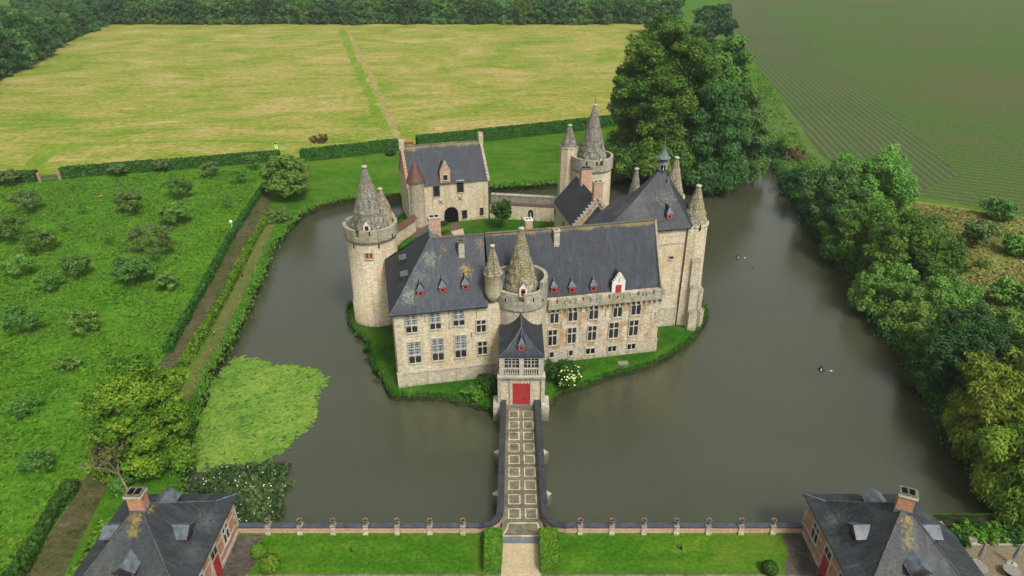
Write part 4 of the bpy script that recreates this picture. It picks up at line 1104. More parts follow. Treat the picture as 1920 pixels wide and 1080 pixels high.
# --- entrance pavilion over the bridge end
PX0, PX1, PY0, PY1 = -1.75, 4.35, 78.45, 86.2
pe = 8.5
wm = MB(); wm.box(WF, PX0, PX1, PY0, PY1, -2.4, pe, 'limestone')
for x in (PX0 - .25, PX1 - .25): wm.box(WF, x, x + .5, PY0 - .35, PY0 + .6, -2.4, pe - 3.1, 'dressed_stone')
for x in (-.35, 2.55): wm.box(WF, x, x + .42, PY0 - .22, PY0 - .01, 0, 4.5, 'dressed_stone')
wm.box(WF, PX0 - .1, PX1 + .1, PY0 - .3, PY0 - .01, 4.5, 4.95, 'dressed_stone'); wm.box(WF, PX0 - .3, PX1 + .3, PY0 - .6, PY0 - .01, 4.95, 5.25, 'dressed_stone')
for x in (-1.0, 2.2): wm.box(WF, x, x + 1.5, PY0 - .32, PY0 - .305, 4.58, 4.85, 'rubble_grey')
for x in (PX0, PX1 - .7, (PX0 + PX1) / 2 - .32): wm.box(WF, x, x + (.64 if x > 0 and x < 3 else .7), PY0 - .4, PY0 - .01, 5.25, pe, 'dressed_stone')
wm.box(WF, PX0 - .1, PX1 + .1, PY0 - .45, PY0 - .01, pe - .35, pe, 'dressed_stone')
wm.box(WF, PX0 + .7, PX1 - .7, PY0 - .42, PY0 - .22, 6.35, 6.5, 'dressed_stone')
wm.box(WF, PX0 + .7, PX1 - .7, PY0 - .05, PY0 - .01, 5.25, 6.5, 'rubble_grey')
for x in (PX0 - .9, PX1 - .2): wm.box(WF, x, x + 1.1, PY0 - 1.2, PY0 + 1.5, -2.4, .5, 'dressed_stone')
pav = wm.build('entrance_pavilion', castle)
for xa, xb in ((PX0 + .75, (PX0 + PX1) / 2 - .36), ((PX0 + PX1) / 2 + .36, PX1 - .75)):
    bm_ = MB(); bm_.box(WF, xa, xb, PY0 - .42, PY0 - .22, 5.25, 5.33, 'dressed_stone'); x = xa + .14
    while x < xb - .05: bm_.lathe(x, PY0 - .32, [(.07, 5.33), (.12, 5.58), (.06, 5.9), (.1, 6.2), (.08, 6.35)], 8, 'dressed_stone'); x += .31
    bm_.build('balustrade', pav)
cxp = (PX0 + PX1) / 2
for s_ in (-1, 1):
    window(pav, (cxp + s_ * 1.33, PY0 - .06, 6.5), 0, 1.9, 1.62, 'balcony')
dm = MB()
dm.box(WF, cxp - 1.4, cxp - .03, PY0 - .08, PY0 - .005, .05, 3.6, 'red_paint'); dm.box(WF, cxp + .03, cxp + 1.4, PY0 - .08, PY0 - .005, .05, 3.6, 'red_paint')
dm.box(WF, cxp - .05, cxp + .05, PY0 - .12, PY0 - .085, .05, 3.6, 'dull_red')
for k in range(14):
    xk = cxp - 1.3 + k * .2
    if abs(xk - cxp) > .07: dm.box(WF, xk - .012, xk + .012, PY0 - .087, PY0 - .0805, .08, 3.55, 'dull_red')
for k in (.6, 1.8, 3.0): dm.box(WF, cxp - 1.38, cxp + 1.38, PY0 - .1, PY0 - .083, k, k + .06, 'dull_red')
for k in range(7): dm.lathe(cxp - 1.25 + k * .42, PY0 - .05, [(.0, 3.5), (.16, 3.6), (.12, 3.78), (0, 3.82)], 8, 'red_paint')
d_ = dm.build('door', pav)
hm = MB(); hm.box(WF, cxp + .12, cxp + .2, PY0 - .16, PY0 - .085, 1.3, 1.55, 'black_iron'); hm.build('handle', None, (cxp, PY0, 1.4)) if False else None
sm = MB(); sm.box(WF, cxp - 1.5, cxp + 1.5, PY0 - .45, PY0 - .01, 0.01, .14, 'bluestone_slab'); sm.build('door_step', pav)
rm = MB(); ex0, ex1, ey0, ey1 = PX0 - .1, PX1 + .1, PY0 - .6, PY1 + .4
def cv(z): return z
tip = Vector((cxp, 81.3, 11.0)); tb = Vector((cxp, ey1, 12.2))
N_ = 8
def prof_(f):                                    # concave sweep: flat eaves, steep towards the ridge
    return pe + .05 + (11.1 - pe) * (f ** 2.0 * .8 + f * .2)
for i in range(N_):
    f0, f1 = i / N_, (i + 1) / N_
    def row(f):
        hw = (ex1 - ex0) / 2 * (1 - f); y = ey0 + (tip.y - ey0) * f; z = prof_(f)
        return Vector((cxp - hw, y, z)), Vector((cxp + hw, y, z)), Vector((cxp - hw, ey1, z)), Vector((cxp + hw, ey1, z))
    l0, r0, bl0, br0 = row(f0); l1, r1, bl1, br1 = row(f1)
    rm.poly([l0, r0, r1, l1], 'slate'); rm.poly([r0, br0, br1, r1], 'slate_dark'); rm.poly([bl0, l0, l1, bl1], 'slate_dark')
rm.poly([Vector((ex0, ey0, pe - .1)), Vector((ex1, ey0, pe - .1)), Vector((ex1, ey0, pe + .05)), Vector((ex0, ey0, pe + .05))], 'black_iron')
rm.build('roof', pav)
hm = MB(); prev = None
for i in range(N_ + 1):
    f = i / N_; cur = [Vector((cxp - (ex1 - ex0) / 2 * (1 - f), ey0 + (tip.y - ey0) * f, prof_(f) + .03)), Vector((cxp + (ex1 - ex0) / 2 * (1 - f), ey0 + (tip.y - ey0) * f, prof_(f) + .03))]
    if prev:
        for a_, b_ in zip(prev, cur): hm.tube(a_, b_, .08, .08, 5, 'lead')
    prev = cur
hm.tube(prev[0], prev[0] + Vector((0, 4.0, 0)), .1, .1, 6, 'lead_green'); hm.tube(prev[0], prev[0] + Vector((0, 0, .9)), .1, .02, 6, 'lead_green')
hm.build('ridge_capping', pav)
place_mb(dormer_mb(.95, .75, 1.6, 1.2), 'dormer', pav, (cxp, ey0 + 1.05, prof_(.28)), 0)

# --- rear round tower with its stair turret, and the small house beside it
RTx, RTy, RTR = 17.9, 148.6, 4.7
def topsR(a):
    a = (a + pi) % (2 * pi) - pi
    for s_ in (-1.25, 1.3, 2.4):
        if abs(a - s_) < .09: return 14.3
    return 15.6
rt = round_tower(castle, RTx, RTy, RTR, 13.0, 15.6, 26.4, [(4.55, -2.2), (4.4, 13.1)], 'cone_grey', topsR, 3.55, "rear round tower with grey stone spire beside the big trees", seed=13)
q = G(1067, 275, 17.0); SQx, SQy = q.x, q.y
sm = MB(); sm.lathe(SQx, SQy, [(2.3, -2.2), (2.1, 16.8), (2.2, 17.0), (2.2, 17.3)], 8, 'limestone', a0=CF.a + pi / 8, a1=CF.a + pi / 8 + 2 * pi, smooth=False); sm.build('turret', rt)
cone_mb(SQx, SQy, 1.75, 17.2, 21.6, 'cone_grey', rough=.04, cap=.35, seed=15, steps=20).build('spire', rt)
cone_dormer(rt, RTx, RTy, -pi / 2 + .55, 3.25, 14.0, .9, 1.1); cone_dormer(rt, RTx, RTy, -pi / 2 - .55, 3.25, 14.0, .9, 1.1)
for px, py in [(1100, 311), (1119, 311)]:
    q, a = on_cyl(px, py, RTx, RTy, RTR + .01); window(rt, q, a, .3, .9, 'slit')
HU0, HU1, HV0, HV1, HE, HR = 37.1, 46.2, 120.6, 135.5, 7.7, 13.2
hmid = (HU0 + HU1) / 2 
wm = MB(); wm.box(CF, HU0, HU1, HV0, HV1, -2.2, HE, 'limestone'); wm.poly([CF.p(HU0, HV0, HE), CF.p(HU1, HV0, HE), CF.p(hmid, HV0, HR - .2)], 'limestone_rust'); wm.poly([CF.p(HU1, HV1, HE), CF.p(HU0, HV1, HE), CF.p(hmid, HV1, HR - .2)], 'limestone_rust')
for i in range(9):
    for s_ in (0, 1):
        f = i / 9; uu = HU0 + (hmid - HU0) * f if s_ == 0 else HU1 + (hmid - HU1) * f
        wm.box(CF, uu - .32, uu + .32, HV0 - .25, HV0 + .3, HE + (HR - HE) * f - .2, HE + (HR - HE) * f + .72, 'dressed_stone')
hs_ = wm.build('house', castle); hs_['label'] = "small house with a dark slate roof and crow-stepped gable beside the rear tower"
pw = MB(); pw.box(CF, 38.3, 45.4, 99.5, HV0 - .01, -2.2, 7.2, 'limestone'); pg = pw.build('passage', castle)
pw = MB(); pw.poly([CF.p(37.9, HV0 - .3, 7.1), CF.p(37.9, 99.5, 7.1), CF.p(41.7, 99.5, 11.9), CF.p(41.7, HV0 - .3, 11.9)], 'slate'); pw.poly([CF.p(45.7, 99.5, 7.1), CF.p(45.7, HV0 - .3, 7.1), CF.p(41.7, HV0 - .3, 11.9), CF.p(41.7, 99.5, 11.9)], 'slate_dark'); pw.build('roof', pg)
rm = MB(); rm.poly([CF.p(HU0 - .4, HV1, HE - .15), CF.p(HU0 - .4, HV0 + .2, HE - .15), CF.p(hmid, HV0 + .2, HR), CF.p(hmid, HV1, HR)], 'slate_dark'); rm.poly([CF.p(HU1 + .4, HV0 + .2, HE - .15), CF.p(HU1 + .4, HV1, HE - .15), CF.p(hmid, HV1, HR), CF.p(hmid, HV0 + .2, HR)], 'slate_dark')
rm.build('roof', hs_)
chimney_mb(CF, hmid + .3, HV0 + 1.2, 11, 16.3, .95, .6, 'brick_pale', 'dressed_stone').build('chimney', hs_)
q = G(1098, 322, 15.5); u, v = CF.uv(q); chimney_mb(CF, u, v, 10.5, 16.2, 1.1, .8, 'brick_pale', 'ridge_moss').build('chimney', hs_)
for v_, z_ in [(135, 4.6), (128, 4.6), (123.5, 4.6), (131, 1.2)]: window(hs_, CF.p(HU0, v_, z_), CF.a - pi / 2, .9, 1.6, 'plain')
# ------------------------------------------------------------------ rear gatehouse
RF = Fr(16.5, -20.1, 146.65)
gh = thing('gatehouse', (-14, 152, -.5), "rear gatehouse with arched passage, crow-stepped gables and a slate roof across the courtyard", "gatehouse")
g0, g1, gv1, gez, grz = -3.3, 15.2, 13.4, 9.3, 16.4
gm_ = gv1 / 2
wm = MB(); wm.box(RF, g0, g1, 0, gv1, -2.3, gez, 'limestone')
for uu in (g0, g1): 
    q = [RF.p(uu, 0, gez), RF.p(uu, gv1, gez), RF.p(uu, gm_, grz - .1)]
    wm.poly(q if uu == g1 else q[::-1], 'brick_pale' if uu == g0 else 'limestone')
gw = wm.build('wall', gh)
for uu in (g0, g1):
    gb = MB()
    for i in range(13):
        f = i / 12
        for s_ in (0, 1):
            vv = gm_ * f if s_ == 0 else gv1 - gm_ * f
            gb.box(RF, uu - .32, uu + .32, vv - .3, vv + .3, gez + (grz - gez) * f - .5, gez + (grz - gez) * f + .5, 'brick_pale' if uu == g0 else 'limestone_pale')
    gb.box(RF, uu - .55, uu + .55, gm_ - .7, gm_ + .7, grz - .6, grz + 1.5, 'limestone_pale' if uu == g1 else 'dressed_stone')
    if uu == g1:
        for s_ in (-.35, .35): gb.box(RF, uu - .5, uu + .5, gm_ + s_ - .2, gm_ + s_ + .2, grz + 1.5, grz + 1.9, 'brick_pale')
    gb.build('gable', gh)
rm = MB(); rm.poly([RF.p(g0 + .2, -.4, gez - .25), RF.p(g1 - .2, -.4, gez - .25), RF.p(g1 - .2, gm_, grz), RF.p(g0 + .2, gm_, grz)], 'slate_gatehouse'); rm.poly([RF.p(g1 - .2, gv1 + .4, gez - .25), RF.p(g0 + .2, gv1 + .4, gez - .25), RF.p(g0 + .2, gm_, grz), RF.p(g1 - .2, gm_, grz)], 'slate_dark')
groof = rm.build('roof', gh)
rm = MB(); ra, rb = RF.p(g0 + .3, gm_, grz), RF.p(g1 - .3, gm_, grz); rm.tube(ra, rb, .2, .2, 6, 'ridge_moss')
rm.build('ridge_capping', groof)
# stair turret with its brown tiled cone
q = RF.uv(G(779, 424, -.2)); sx = RF.p(-1.45, .55)
sm = MB(); sm.lathe(sx.x, sx.y, [(1.85, -2.3), (1.8, 10.2), (1.9, 10.4)], 24, 'limestone_pale'); st2 = sm.build('stair_turret', gh)
sm = MB(); sm.lathe(sx.x, sx.y, [(2.2, 10.2), (1.5, 11.6), (.7, 13.4), (.08, 15.0), (0, 15.0)], 20, 'tile_brown', smooth=True); sm.build('roof', st2)
def gw_px(r, style): return win_px(gw, RF, 0, r, style)
# pixel readings from the photograph's survey
gw_px((811.5, 825, 347.5, 369.5), 'plain'); gw_px((856, 869.5, 338.5, 361), 'plain'); gw_px((814.5, 824, 402, 419.5), 'plain'); gw_px((866, 876, 393, 411), 'plain'); gw_px((899, 907, 389, 404), 'plain'); gw_px((800, 805, 404, 414), 'slit')
u, zt = RF.wall(846, 388, 0); _, zb = RF.wall(846, 417, 0); u0, _ = RF.wall(833, 405, 0); u1, _ = RF.wall(859.5, 403, 0)
am = MB(); uc = (u0 + u1) / 2; hw = (u1 - u0) / 2; zs_ = zb + (zt - zb) * .48
def arch(hw_, z_, n=9):
    pts = [(-hw_, zb), (hw_, zb)]
    for i in range(n + 1):
        a = pi * i / n; pts.append((hw_ * cos(a), zs_ + (z_ - zs_) * (sin(a) ** .85)))
    return pts
outer_a, inner_a = arch(hw + .35, zt + .35), arch(hw, zt)
am.poly([RF.p(uc + x, -.03, z) for x, z in outer_a], 'dressed_stone'); am.poly([RF.p(uc + x, -.045, z) for x, z in inner_a], 'dark_void')
am.build('archway', gw)
for x, y in [(826, 379), (862, 372)]:
    am = MB(); uu, zz_ = RF.wall(x, y, 0)
    for s_ in (-1, 1): am.tube(RF.p(uu - .5, -.06, zz_ - .5 * s_), RF.p(uu + .5, -.06, zz_ + .5 * s_), .07, .07, 4, 'black_iron')
    am.build('wall_tie', gw)
dp = MB(); dp.tube(RF.p(g1 + .12, -.15, -.5), RF.p(g1 + .12, -.15, gez), .11, .11, 6, 'black_iron'); dp.build('drainpipe', gw)
uu, zz_ = RF.wall(835, 340, 0)
dm = MB(); f0 = Fr(0); w_ = 2.3
dm.box(f0, -w_ / 2, w_ / 2, .0, 3, -.2, 2.7, 'brick_pale')
for i in range(4):
    for s_ in (-1, 1): dm.box(f0, s_ * (w_ / 2 - .2) * (1 - i / 4) - .24, s_ * (w_ / 2 - .2) * (1 - i / 4) + .24, -.02, .4, 2.65 + i * .5, 3.2 + i * .5, 'brick_pale')
dm.box(f0, -.25, .25, -.02, .4, 4.4, 5.2, 'dressed_stone'); dm.poly([(-w_ / 2, .01, 2.7), (w_ / 2, .01, 2.7), (0, .01, 4.6)], 'brick_pale')
for s_ in (-1, 1): dm.poly([(s_ * (w_ / 2 + .1), .3, 2.6), (s_ * (w_ / 2 + .1), 3.6, 2.6), (0, 5.2, 4.5), (0, .3, 4.5)][::s_], 'slate_dark')
do = place_mb(dm, 'dormer', gh, RF.p(uu, -.12, 9.0), RF.a)
window(do, RF.p(uu, -.14, 9.9), RF.a, .95, 1.2, 'plain')

# curtain wall with its wall walk
A_, B_ = G(917, 405, 0), G(1040, 412, 0)
WFr = Fr(math.degrees(math.atan2(B_.y - A_.y, B_.x - A_.x)), A_.x, A_.y); L_ = (B_ - A_).length
cw = thing('curtain_wall', (2, 152, -.5), "grey rubble courtyard wall with a wall walk running from the gatehouse to the rear tower", "wall")
wm = MB(); wm.box(WFr, .2, L_ + .5, 0, 1.8, -.6, 2.9, 'limestone'); wm.box(WFr, .2, L_ + .5, 1.8, 2.9, -2.3, 4.6, 'rubble_grey'); wm.box(WFr, .2, L_ + .5, 1.7, 3.0, 4.6, 4.8, 'parapet_grey')
wm.build('wall', cw)
wm = MB(); wm.box(WFr, .2, L_ + .5, -.05, 1.79, 2.9, 3.0, 'paver_brown'); wm.build('wall_walk', cw)
wm = MB(); uu, zz_ = WFr.wall(995, 402, 0)
wm.poly([WFr.p(uu + x, -.03, z) for x, z in [(-.6, .2), (.6, .2), (.6, 1.5), (.4, 2.0), (0, 2.2), (-.4, 2.0), (-.6, 1.5)]], 'dark_void')
wm.poly([WFr.p(uu + x, -.05, z) for x, z in [(-.25, .4), (.1, .4), (.2, 1.2), (-.1, 1.7)]], 'dressed_stone'); wm.build('niche', cw)
# tile-coped screen wall between the round tower and the gatehouse
a_, b_ = G(737, 445, 1.5), G(777, 418, 1.5)
SF = Fr(math.degrees(math.atan2(b_.y - a_.y, b_.x - a_.x)), a_.x, a_.y); sl_ = (b_ - a_).length
sw = thing('screen_wall', (a_.x, a_.y, -.5), "low wall capped with rusty brown tiles beside the round tower", "wall")
wm = MB(); wm.box(SF, -3, sl_, -.35, .35, -2, 2.9, 'limestone'); wm.build('wall', sw)
wm = MB()
for s_ in (-1, 1): wm.poly([SF.p(-3, s_ * .85, 2.7), SF.p(sl_ + .1, s_ * .85, 2.7), SF.p(sl_ + .1, 0, 3.6), SF.p(-3, 0, 3.6)][::-s_], 'tile_brown')
wm.build('coping', sw)

# ------------------------------------------------------------------ bridge
br = thing('bridge', (1.1, 66, 0), "paved stone bridge with dark coping leading over the moat to the red gate", "bridge")
BX0, BX1, BY0, BY1 = -1.15, 3.55, 55.0, 78.2
m = MB(); m.box(WF, BX0, BX1, BY0 - .2, BY1 + .2, -1.2, 0.02, 'bridge_setts'); 
m.poly([(BX0 - .3, BY0 - 1.3, .02), (BX1 + .3, BY0 - 1.3, .02), (BX1, BY0 - .2, .02), (BX0, BY0 - .2, .02)], 'bridge_setts')
dk = m.build('deck', br)
m = MB()
def frame_(x0, x1, y0, y1, w_=.14):
    z = .026
    for q in [(x0, x1, y0, y0 + w_), (x0, x1, y1 - w_, y1), (x0, x0 + w_, y0 + w_, y1 - w_), (x1 - w_, x1, y0 + w_, y1 - w_)]:
        m.poly([(q[0], q[2], z), (q[1], q[2], z), (q[1], q[3], z), (q[0], q[3], z)], 'pale_setts')
for k in range(9):
    y0 = 57.1 + k * 2.29
    frame_(-.45, 1.0, y0, y0 + 1.62); frame_(1.5, 2.95, y0, y0 + 1.62)
z = .026; pts = [(-.45, 56.55), (2.95, 56.55)]
m.poly([(-.45, 56.4, z), (2.95, 56.4, z), (2.95, 56.57, z), (-.45, 56.57, z)], 'pale_setts')
m.poly([(-1.2, 54.55, z), (3.7, 54.55, z), (3.7, 54.73, z), (-1.2, 54.73, z)], 'pale_setts')
for s_, x in ((-1, -.45), (1, 2.95)):
    pr = None
    for i in range(7):
        f = i / 6; c = (x + s_ * .62 * f ** 2, 56.4 - 1.68 * f)
        if pr: m.poly([(pr[0] - .09, pr[1], z), (pr[0] + .09, pr[1], z), (c[0] + .09, c[1], z), (c[0] - .09, c[1], z)][::-1], 'pale_setts')
        pr = c
m.build('pale_paving', dk)
m = MB(); m.box(WF, -1.2, 3.1, 53.62, 54.4, -.3, .05, 'bluestone_slab'); m.build('threshold', br)
for s_, xc in ((-1, BX0 - .05), (1, BX1 + .05)):
    m = MB(); line = [Vector((xc, BY1 + .1, 0)), Vector((xc - s_ * -.05, 70, 0)), Vector((xc + s_ * .1, 62, 0)), Vector((xc + s_ * .15, 58, 0)), Vector((xc + s_ * .2, 56.9, 0)), Vector((xc + s_ * .55, 56.1, 0)), Vector((xc + s_ * 1.2, 55.6, 0)), Vector((xc + s_ * 2.6, 55.33, 0))]
    for i in range(len(line) - 1):
        a, b = line[i], line[i + 1]; d = (b - a).normalized(); r = Vector((d.y, -d.x, 0))
        da = ((line[i + 1] - line[max(i - 1, 0)]).normalized()); db = ((line[min(i + 2, len(line) - 1)] - line[i]).normalized())
        ra_, rb_ = Vector((da.y, -da.x, 0)), Vector((db.y, -db.x, 0))
        for (w0, w1, z0, z1, mat) in ((-.24, .24, -2.4, .78, 'brick_pale'), (-.4, .4, .78, .98, 'bridge_cope')):
            A0, A1, B0, B1 = a + ra_ * w0, a + ra_ * w1, b + rb_ * w0, b + rb_ * w1
            up_ = lambda p, z: (p.x, p.y, z)
            m.poly([up_(A1, z0), up_(B1, z0), up_(B1, z1), up_(A1, z1)][::-1], mat); m.poly([up_(A0, z0), up_(B0, z0), up_(B0, z1), up_(A0, z1)], mat)
            m.poly([up_(A0, z1), up_(B0, z1), up_(B1, z1), up_(A1, z1)], mat)
            if mat == 'bridge_cope': m.poly([up_(A0, z0), up_(A1, z0), up_(B1, z0), up_(B0, z0)], mat)
    m.build('parapet', br)
    for yc in (61.4, 68.8):
        m = MB(); x = xc + s_ * .22
        tri = [(x, yc - .9), (x + s_ * .95, yc), (x, yc + .9)]
        if s_ < 0: tri = tri[::-1]
        m.prism(tri, -2.4, -.25, 'rubble_grey', cap=False)
        tip = Vector((x, yc, .35)); t3 = [Vector((p[0], p[1], -.25)) for p in tri]
        for i in range(3): m.poly([t3[i], t3[(i + 1) % 3], tip], 'limestone_pale')
        m.build('cutwater', br)
# dark arches of the bridge are below the deck and face the water
# ------------------------------------------------------------------ forecourt wall, piers, urns
pier_l = [503, 563, 625, 686, 745, 806, 868]; pier_r = [1088, 1147, 1207, 1268, 1328, 1389, 1449]
def court_wall(x0, x1, piers, label):
    t = thing('forecourt_wall', ((x0 + x1) / 2, 55.3, 0), label, "wall")
    m = MB(); m.box(WF, x0, x1, 55.05, 55.5, -2.4, .82, 'brick_pale'); m.build('wall', t)
    m = MB(); m.box(WF, x0, x1, 54.98, 55.62, .82, 1.0, 'blue_stone'); m.build('coping', t)
    out = []
    for px in piers:
        x = G(px, 1003, 0.0).x
        m = MB(); m.box(WF, x - .27, x + .27, 54.9, 55.64, -.4, 1.02, 'limestone_pale'); m.box(WF, x - .31, x + .31, 54.86, 55.66, 1.02, 1.12, 'rubble_grey')
        m.box(WF, x - .3, x + .3, 54.74, 54.895, -.3, .3, 'limestone_pale')
        m.build('pier', t); out.append(x)
    return out
xl = court_wall(-30.6, BX0 - 2.5, pier_l, "low pale brick wall with blue stone coping between the bridge and the left brick lodge")
xr = court_wall(BX1 + 2.5, 32.4, pier_r, "low pale brick wall with blue stone coping between the bridge and the right brick lodge")
def urn_mesh():
    m = MB(); m.lathe(0, 0, [(.2, 0), (.22, .08), (.1, .16), (.12, .24), (.25, .5), (.3, .78), (.36, .86), (.35, .93), (.25, .9), (.21, .7)], 16, 'terracotta'); m.lathe(0, 0, [(.24, .74), (0, .74)], 16, 'soil', smooth=False)
    o = m.build('urn'); return o
ordn = ['first', 'second', 'third', 'fourth', 'fifth', 'sixth', 'seventh']
proto = urn_mesh()
for side, xs in (('left', xl), ('right', xr)):
    for i, x in enumerate(xs):
        o = proto if (side == 'left' and i == 0) else proto.copy()
        if o is not proto: COL.objects.link(o)
        o.location = (x, 55.26, 1.12); o.rotation_euler.z = i * 1.3; o.scale = (.88, .88, .8)
        k = i if side == 'left' else 6 - i
        tag(o, f"weathered terracotta urn on the {ordn[k]} wall pier counted from the {side} brick lodge", "urn", "urns on the forecourt wall piers")

# ------------------------------------------------------------------ brick lodges
def lodge(x0, side, label):
    """square brick lodge; side = +1 when the forecourt lies to its east"""
    S, D = 11.1, 13.2; y1 = 55.6; y0 = y1 - D; x1 = x0 + S; cx, cy = x0 + S / 2, y1 - D / 2
    fx = x1 if side > 0 else x0
    t = thing('lodge', (cx, cy, 0), label, "house", "brick lodges at the forecourt corners")
    H = 5.0
    m = MB(); m.box(WF, x0, x1, y0, y1, -2.4, H, 'brick_wall')
    sg = 1 if side > 0 else -1
    def strip(ya, yb, za, zb, d=.04, mat='dressed_stone'):
        a, b = (fx + sg * .003, fx + sg * d); m.box(WF, min(a, b), max(a, b), ya, yb, za, zb, mat)
    for z_ in (.0, 1.35, 3.0, 4.55): strip(y0, y1, z_, z_ + (.5 if z_ == 0 else .2), .05 if z_ else .1)
    for k in range(7):
        strip(y1 - (.75 if k % 2 else .45), y1, .5 + k * .6, .95 + k * .6, .06)
        m.box(WF, fx - .5 if side > 0 else fx, fx if side > 0 else fx + .5, y1 + .003, y1 + .05, .5 + k * .6, .95 + k * .6, 'dressed_stone')
    w = m.build('wall', t)
    rz = pi / 2 if side > 0 else -pi / 2
    for yy in (y1 - 3.1, y1 - 9.6): window(w, (fx + sg * .03, yy, 1.75), rz, 1.35, 2.1, 'lodge')
    m = MB(); yy = y1 - 6.2
    def bx(ya, yb, za, zb, d0, d1, mat): m.box(WF, min(fx + sg * d0, fx + sg * d1), max(fx + sg * d0, fx + sg * d1), ya, yb, za, zb, mat)
    bx(yy - .95, yy + .95, .1, 4.3, .02, .12, 'dressed_stone'); bx(yy - .62, yy + .62, .12, 2.6, .121, .16, 'red_paint'); bx(yy - .62, yy + .62, 2.85, 3.7, .121, .14, 'glass_dark'); bx(yy - .03, yy + .03, 2.85, 3.7, .141, .17, 'dressed_stone')
    m.build('door', w)
    sl_m = 'slate_lodge_' + ('west' if side > 0 else 'east')
    sp = [(cx, cy - 1.1, 9.6, 1.1, GOLD, .8), (cx - .1, cy - 2.0, 8.8, 1.0, GOLD, .55)] + ([(cx + 1.0, cy + .2, 9.7, .8, GOLD, .95)] if side > 0 else [(cx - .2, cy - 2.6, 8.2, 1.4, OLIVE, .7)])
    slate(sl_m, (0.030, 0.035, 0.040), 0.0, 0.45, spots=sp + [(cx + sg * 4.5, cy + 2.5, 5.8, 2.2, (0.10, 0.115, 0.12), .5), (cx - 2, cy - 4, 6, 2.5, (0.075, 0.07, 0.055), .6)])
    e = .45; E4 = [(x0 - e, y0 - e), (x1 + e, y0 - e), (x1 + e, y1 + e), (x0 - e, y1 + e)]
    top = Vector((cx, cy, 10.6)); m = MB(); r0, r1 = [], []
    for q in E4:
        r0.append(Vector((*q, H - .05))); p = Vector((*q, H - .05)).lerp(top, .26); p.z -= .75; r1.append(p)
    apx = [r.lerp(top, .97) for r in r1]
    for i in range(4):
        k = (i + 1) % 4
        m.poly([r0[i], r0[k], r1[k], r1[i]], sl_m); m.poly([r1[i], r1[k], apx[k], apx[i]], sl_m)
        m.poly([r0[i] - Vector((0, 0, .16)), r0[k] - Vector((0, 0, .16)), r0[k], r0[i]], 'black_iron')
    m.poly([p - Vector((0, 0, .16)) for p in r0[::-1]], 'black_iron')
    mr = m
    m = MB(); u3 = Vector((0, 0, .03))
    for i in range(4): m.tube(r1[i] + u3, apx[i] + u3, .07, .07, 6, 'ridge_lead'); m.tube(r0[i] + u3, r1[i] + u3, .09, .07, 6, 'lead')
    for k in (2, 3) if True else (): pass
    mcap = m; m = mr
    rf = m.build('roof', t); mcap.build('ridge_capping', rf)
    # chimney on the apex
    m = MB(); f = Fr(0 if side > 0 else -24, cx, cy)
    m.box(f, -.72, .72, -.55, .55, 9.2, 11.8, 'brick_wall'); m.box(f, -.8, .8, -.63, .63, 9.9, 10.25, 'lead'); m.box(f, -.86, .86, -.68, .68, 11.8, 12.08, 'dressed_stone'); m.box(f, -.8, .8, -.62, .62, 12.08, 12.2, 'ridge_moss')
    for s_ in (-1, 1): m.box(f, s_ * .33 - .24, s_ * .33 + .24, -.4, .4, 12.2, 12.21, 'dark_void')
    m.build('chimney', rf)
    for k, a in enumerate((0, pi / 2, pi, -pi / 2)):          # one lead-topped dormer in each slope: south, east, north, west
        m = MB(); f0 = Fr(0)
        m.box(f0, -.95, .95, 0, 2.6, -.4, 1.25, 'slate_lodge'); m.box(f0, -.8, .8, -.06, -.0, .05, 1.15, 'red_paint'); m.box(f0, -.62, .62, -.09, -.06, .2, 1.0, 'glass_dark')
        for s_ in (-1, 1): m.poly([(s_ * 1.15, -.3, 1.15), (s_ * 1.15, 2.6, 1.2), (0, 4.3, 2.1), (0, -.3, 1.95)][::s_], 'lead')
        m.poly([(-1.15, -.3, 1.15), (1.15, -.3, 1.15), (0, -.3, 1.95)], 'slate_lodge')
        dx_, dy_ = (S / 2 - 1.55) * sin(a), (D / 2 - 1.75) * cos(a)
        place_mb(m, 'dormer', rf, (cx + dx_, cy - dy_, 5.75), a)
    if side < 0:
        m = MB(); m.box(WF, x1 + .003, x1 + 2.6, y0, y1 - 2.2, -.3, 3.6, 'brick_wall'); an = m.build('annex', t)
        m = MB(); m.poly([(x1 + 2.9, y0 - .3, 3.6), (x1 + 2.9, y1 - 3.6, 3.6), (x1 + 1.4, y1 - 1.9, 4.3), (x1 + .2, y1 - 1.9, 4.9), (x1 + .2, y0 - .3, 4.9)], sl_m)
        m.build('roof', an)
    return t
lodge(-30.75 - 11.1, 1, "red brick corner lodge with slate pyramid roof, beside the dark water lilies")
lodge(32.6, -1, "red brick corner lodge with slate pyramid roof, beside the gravel terrace")

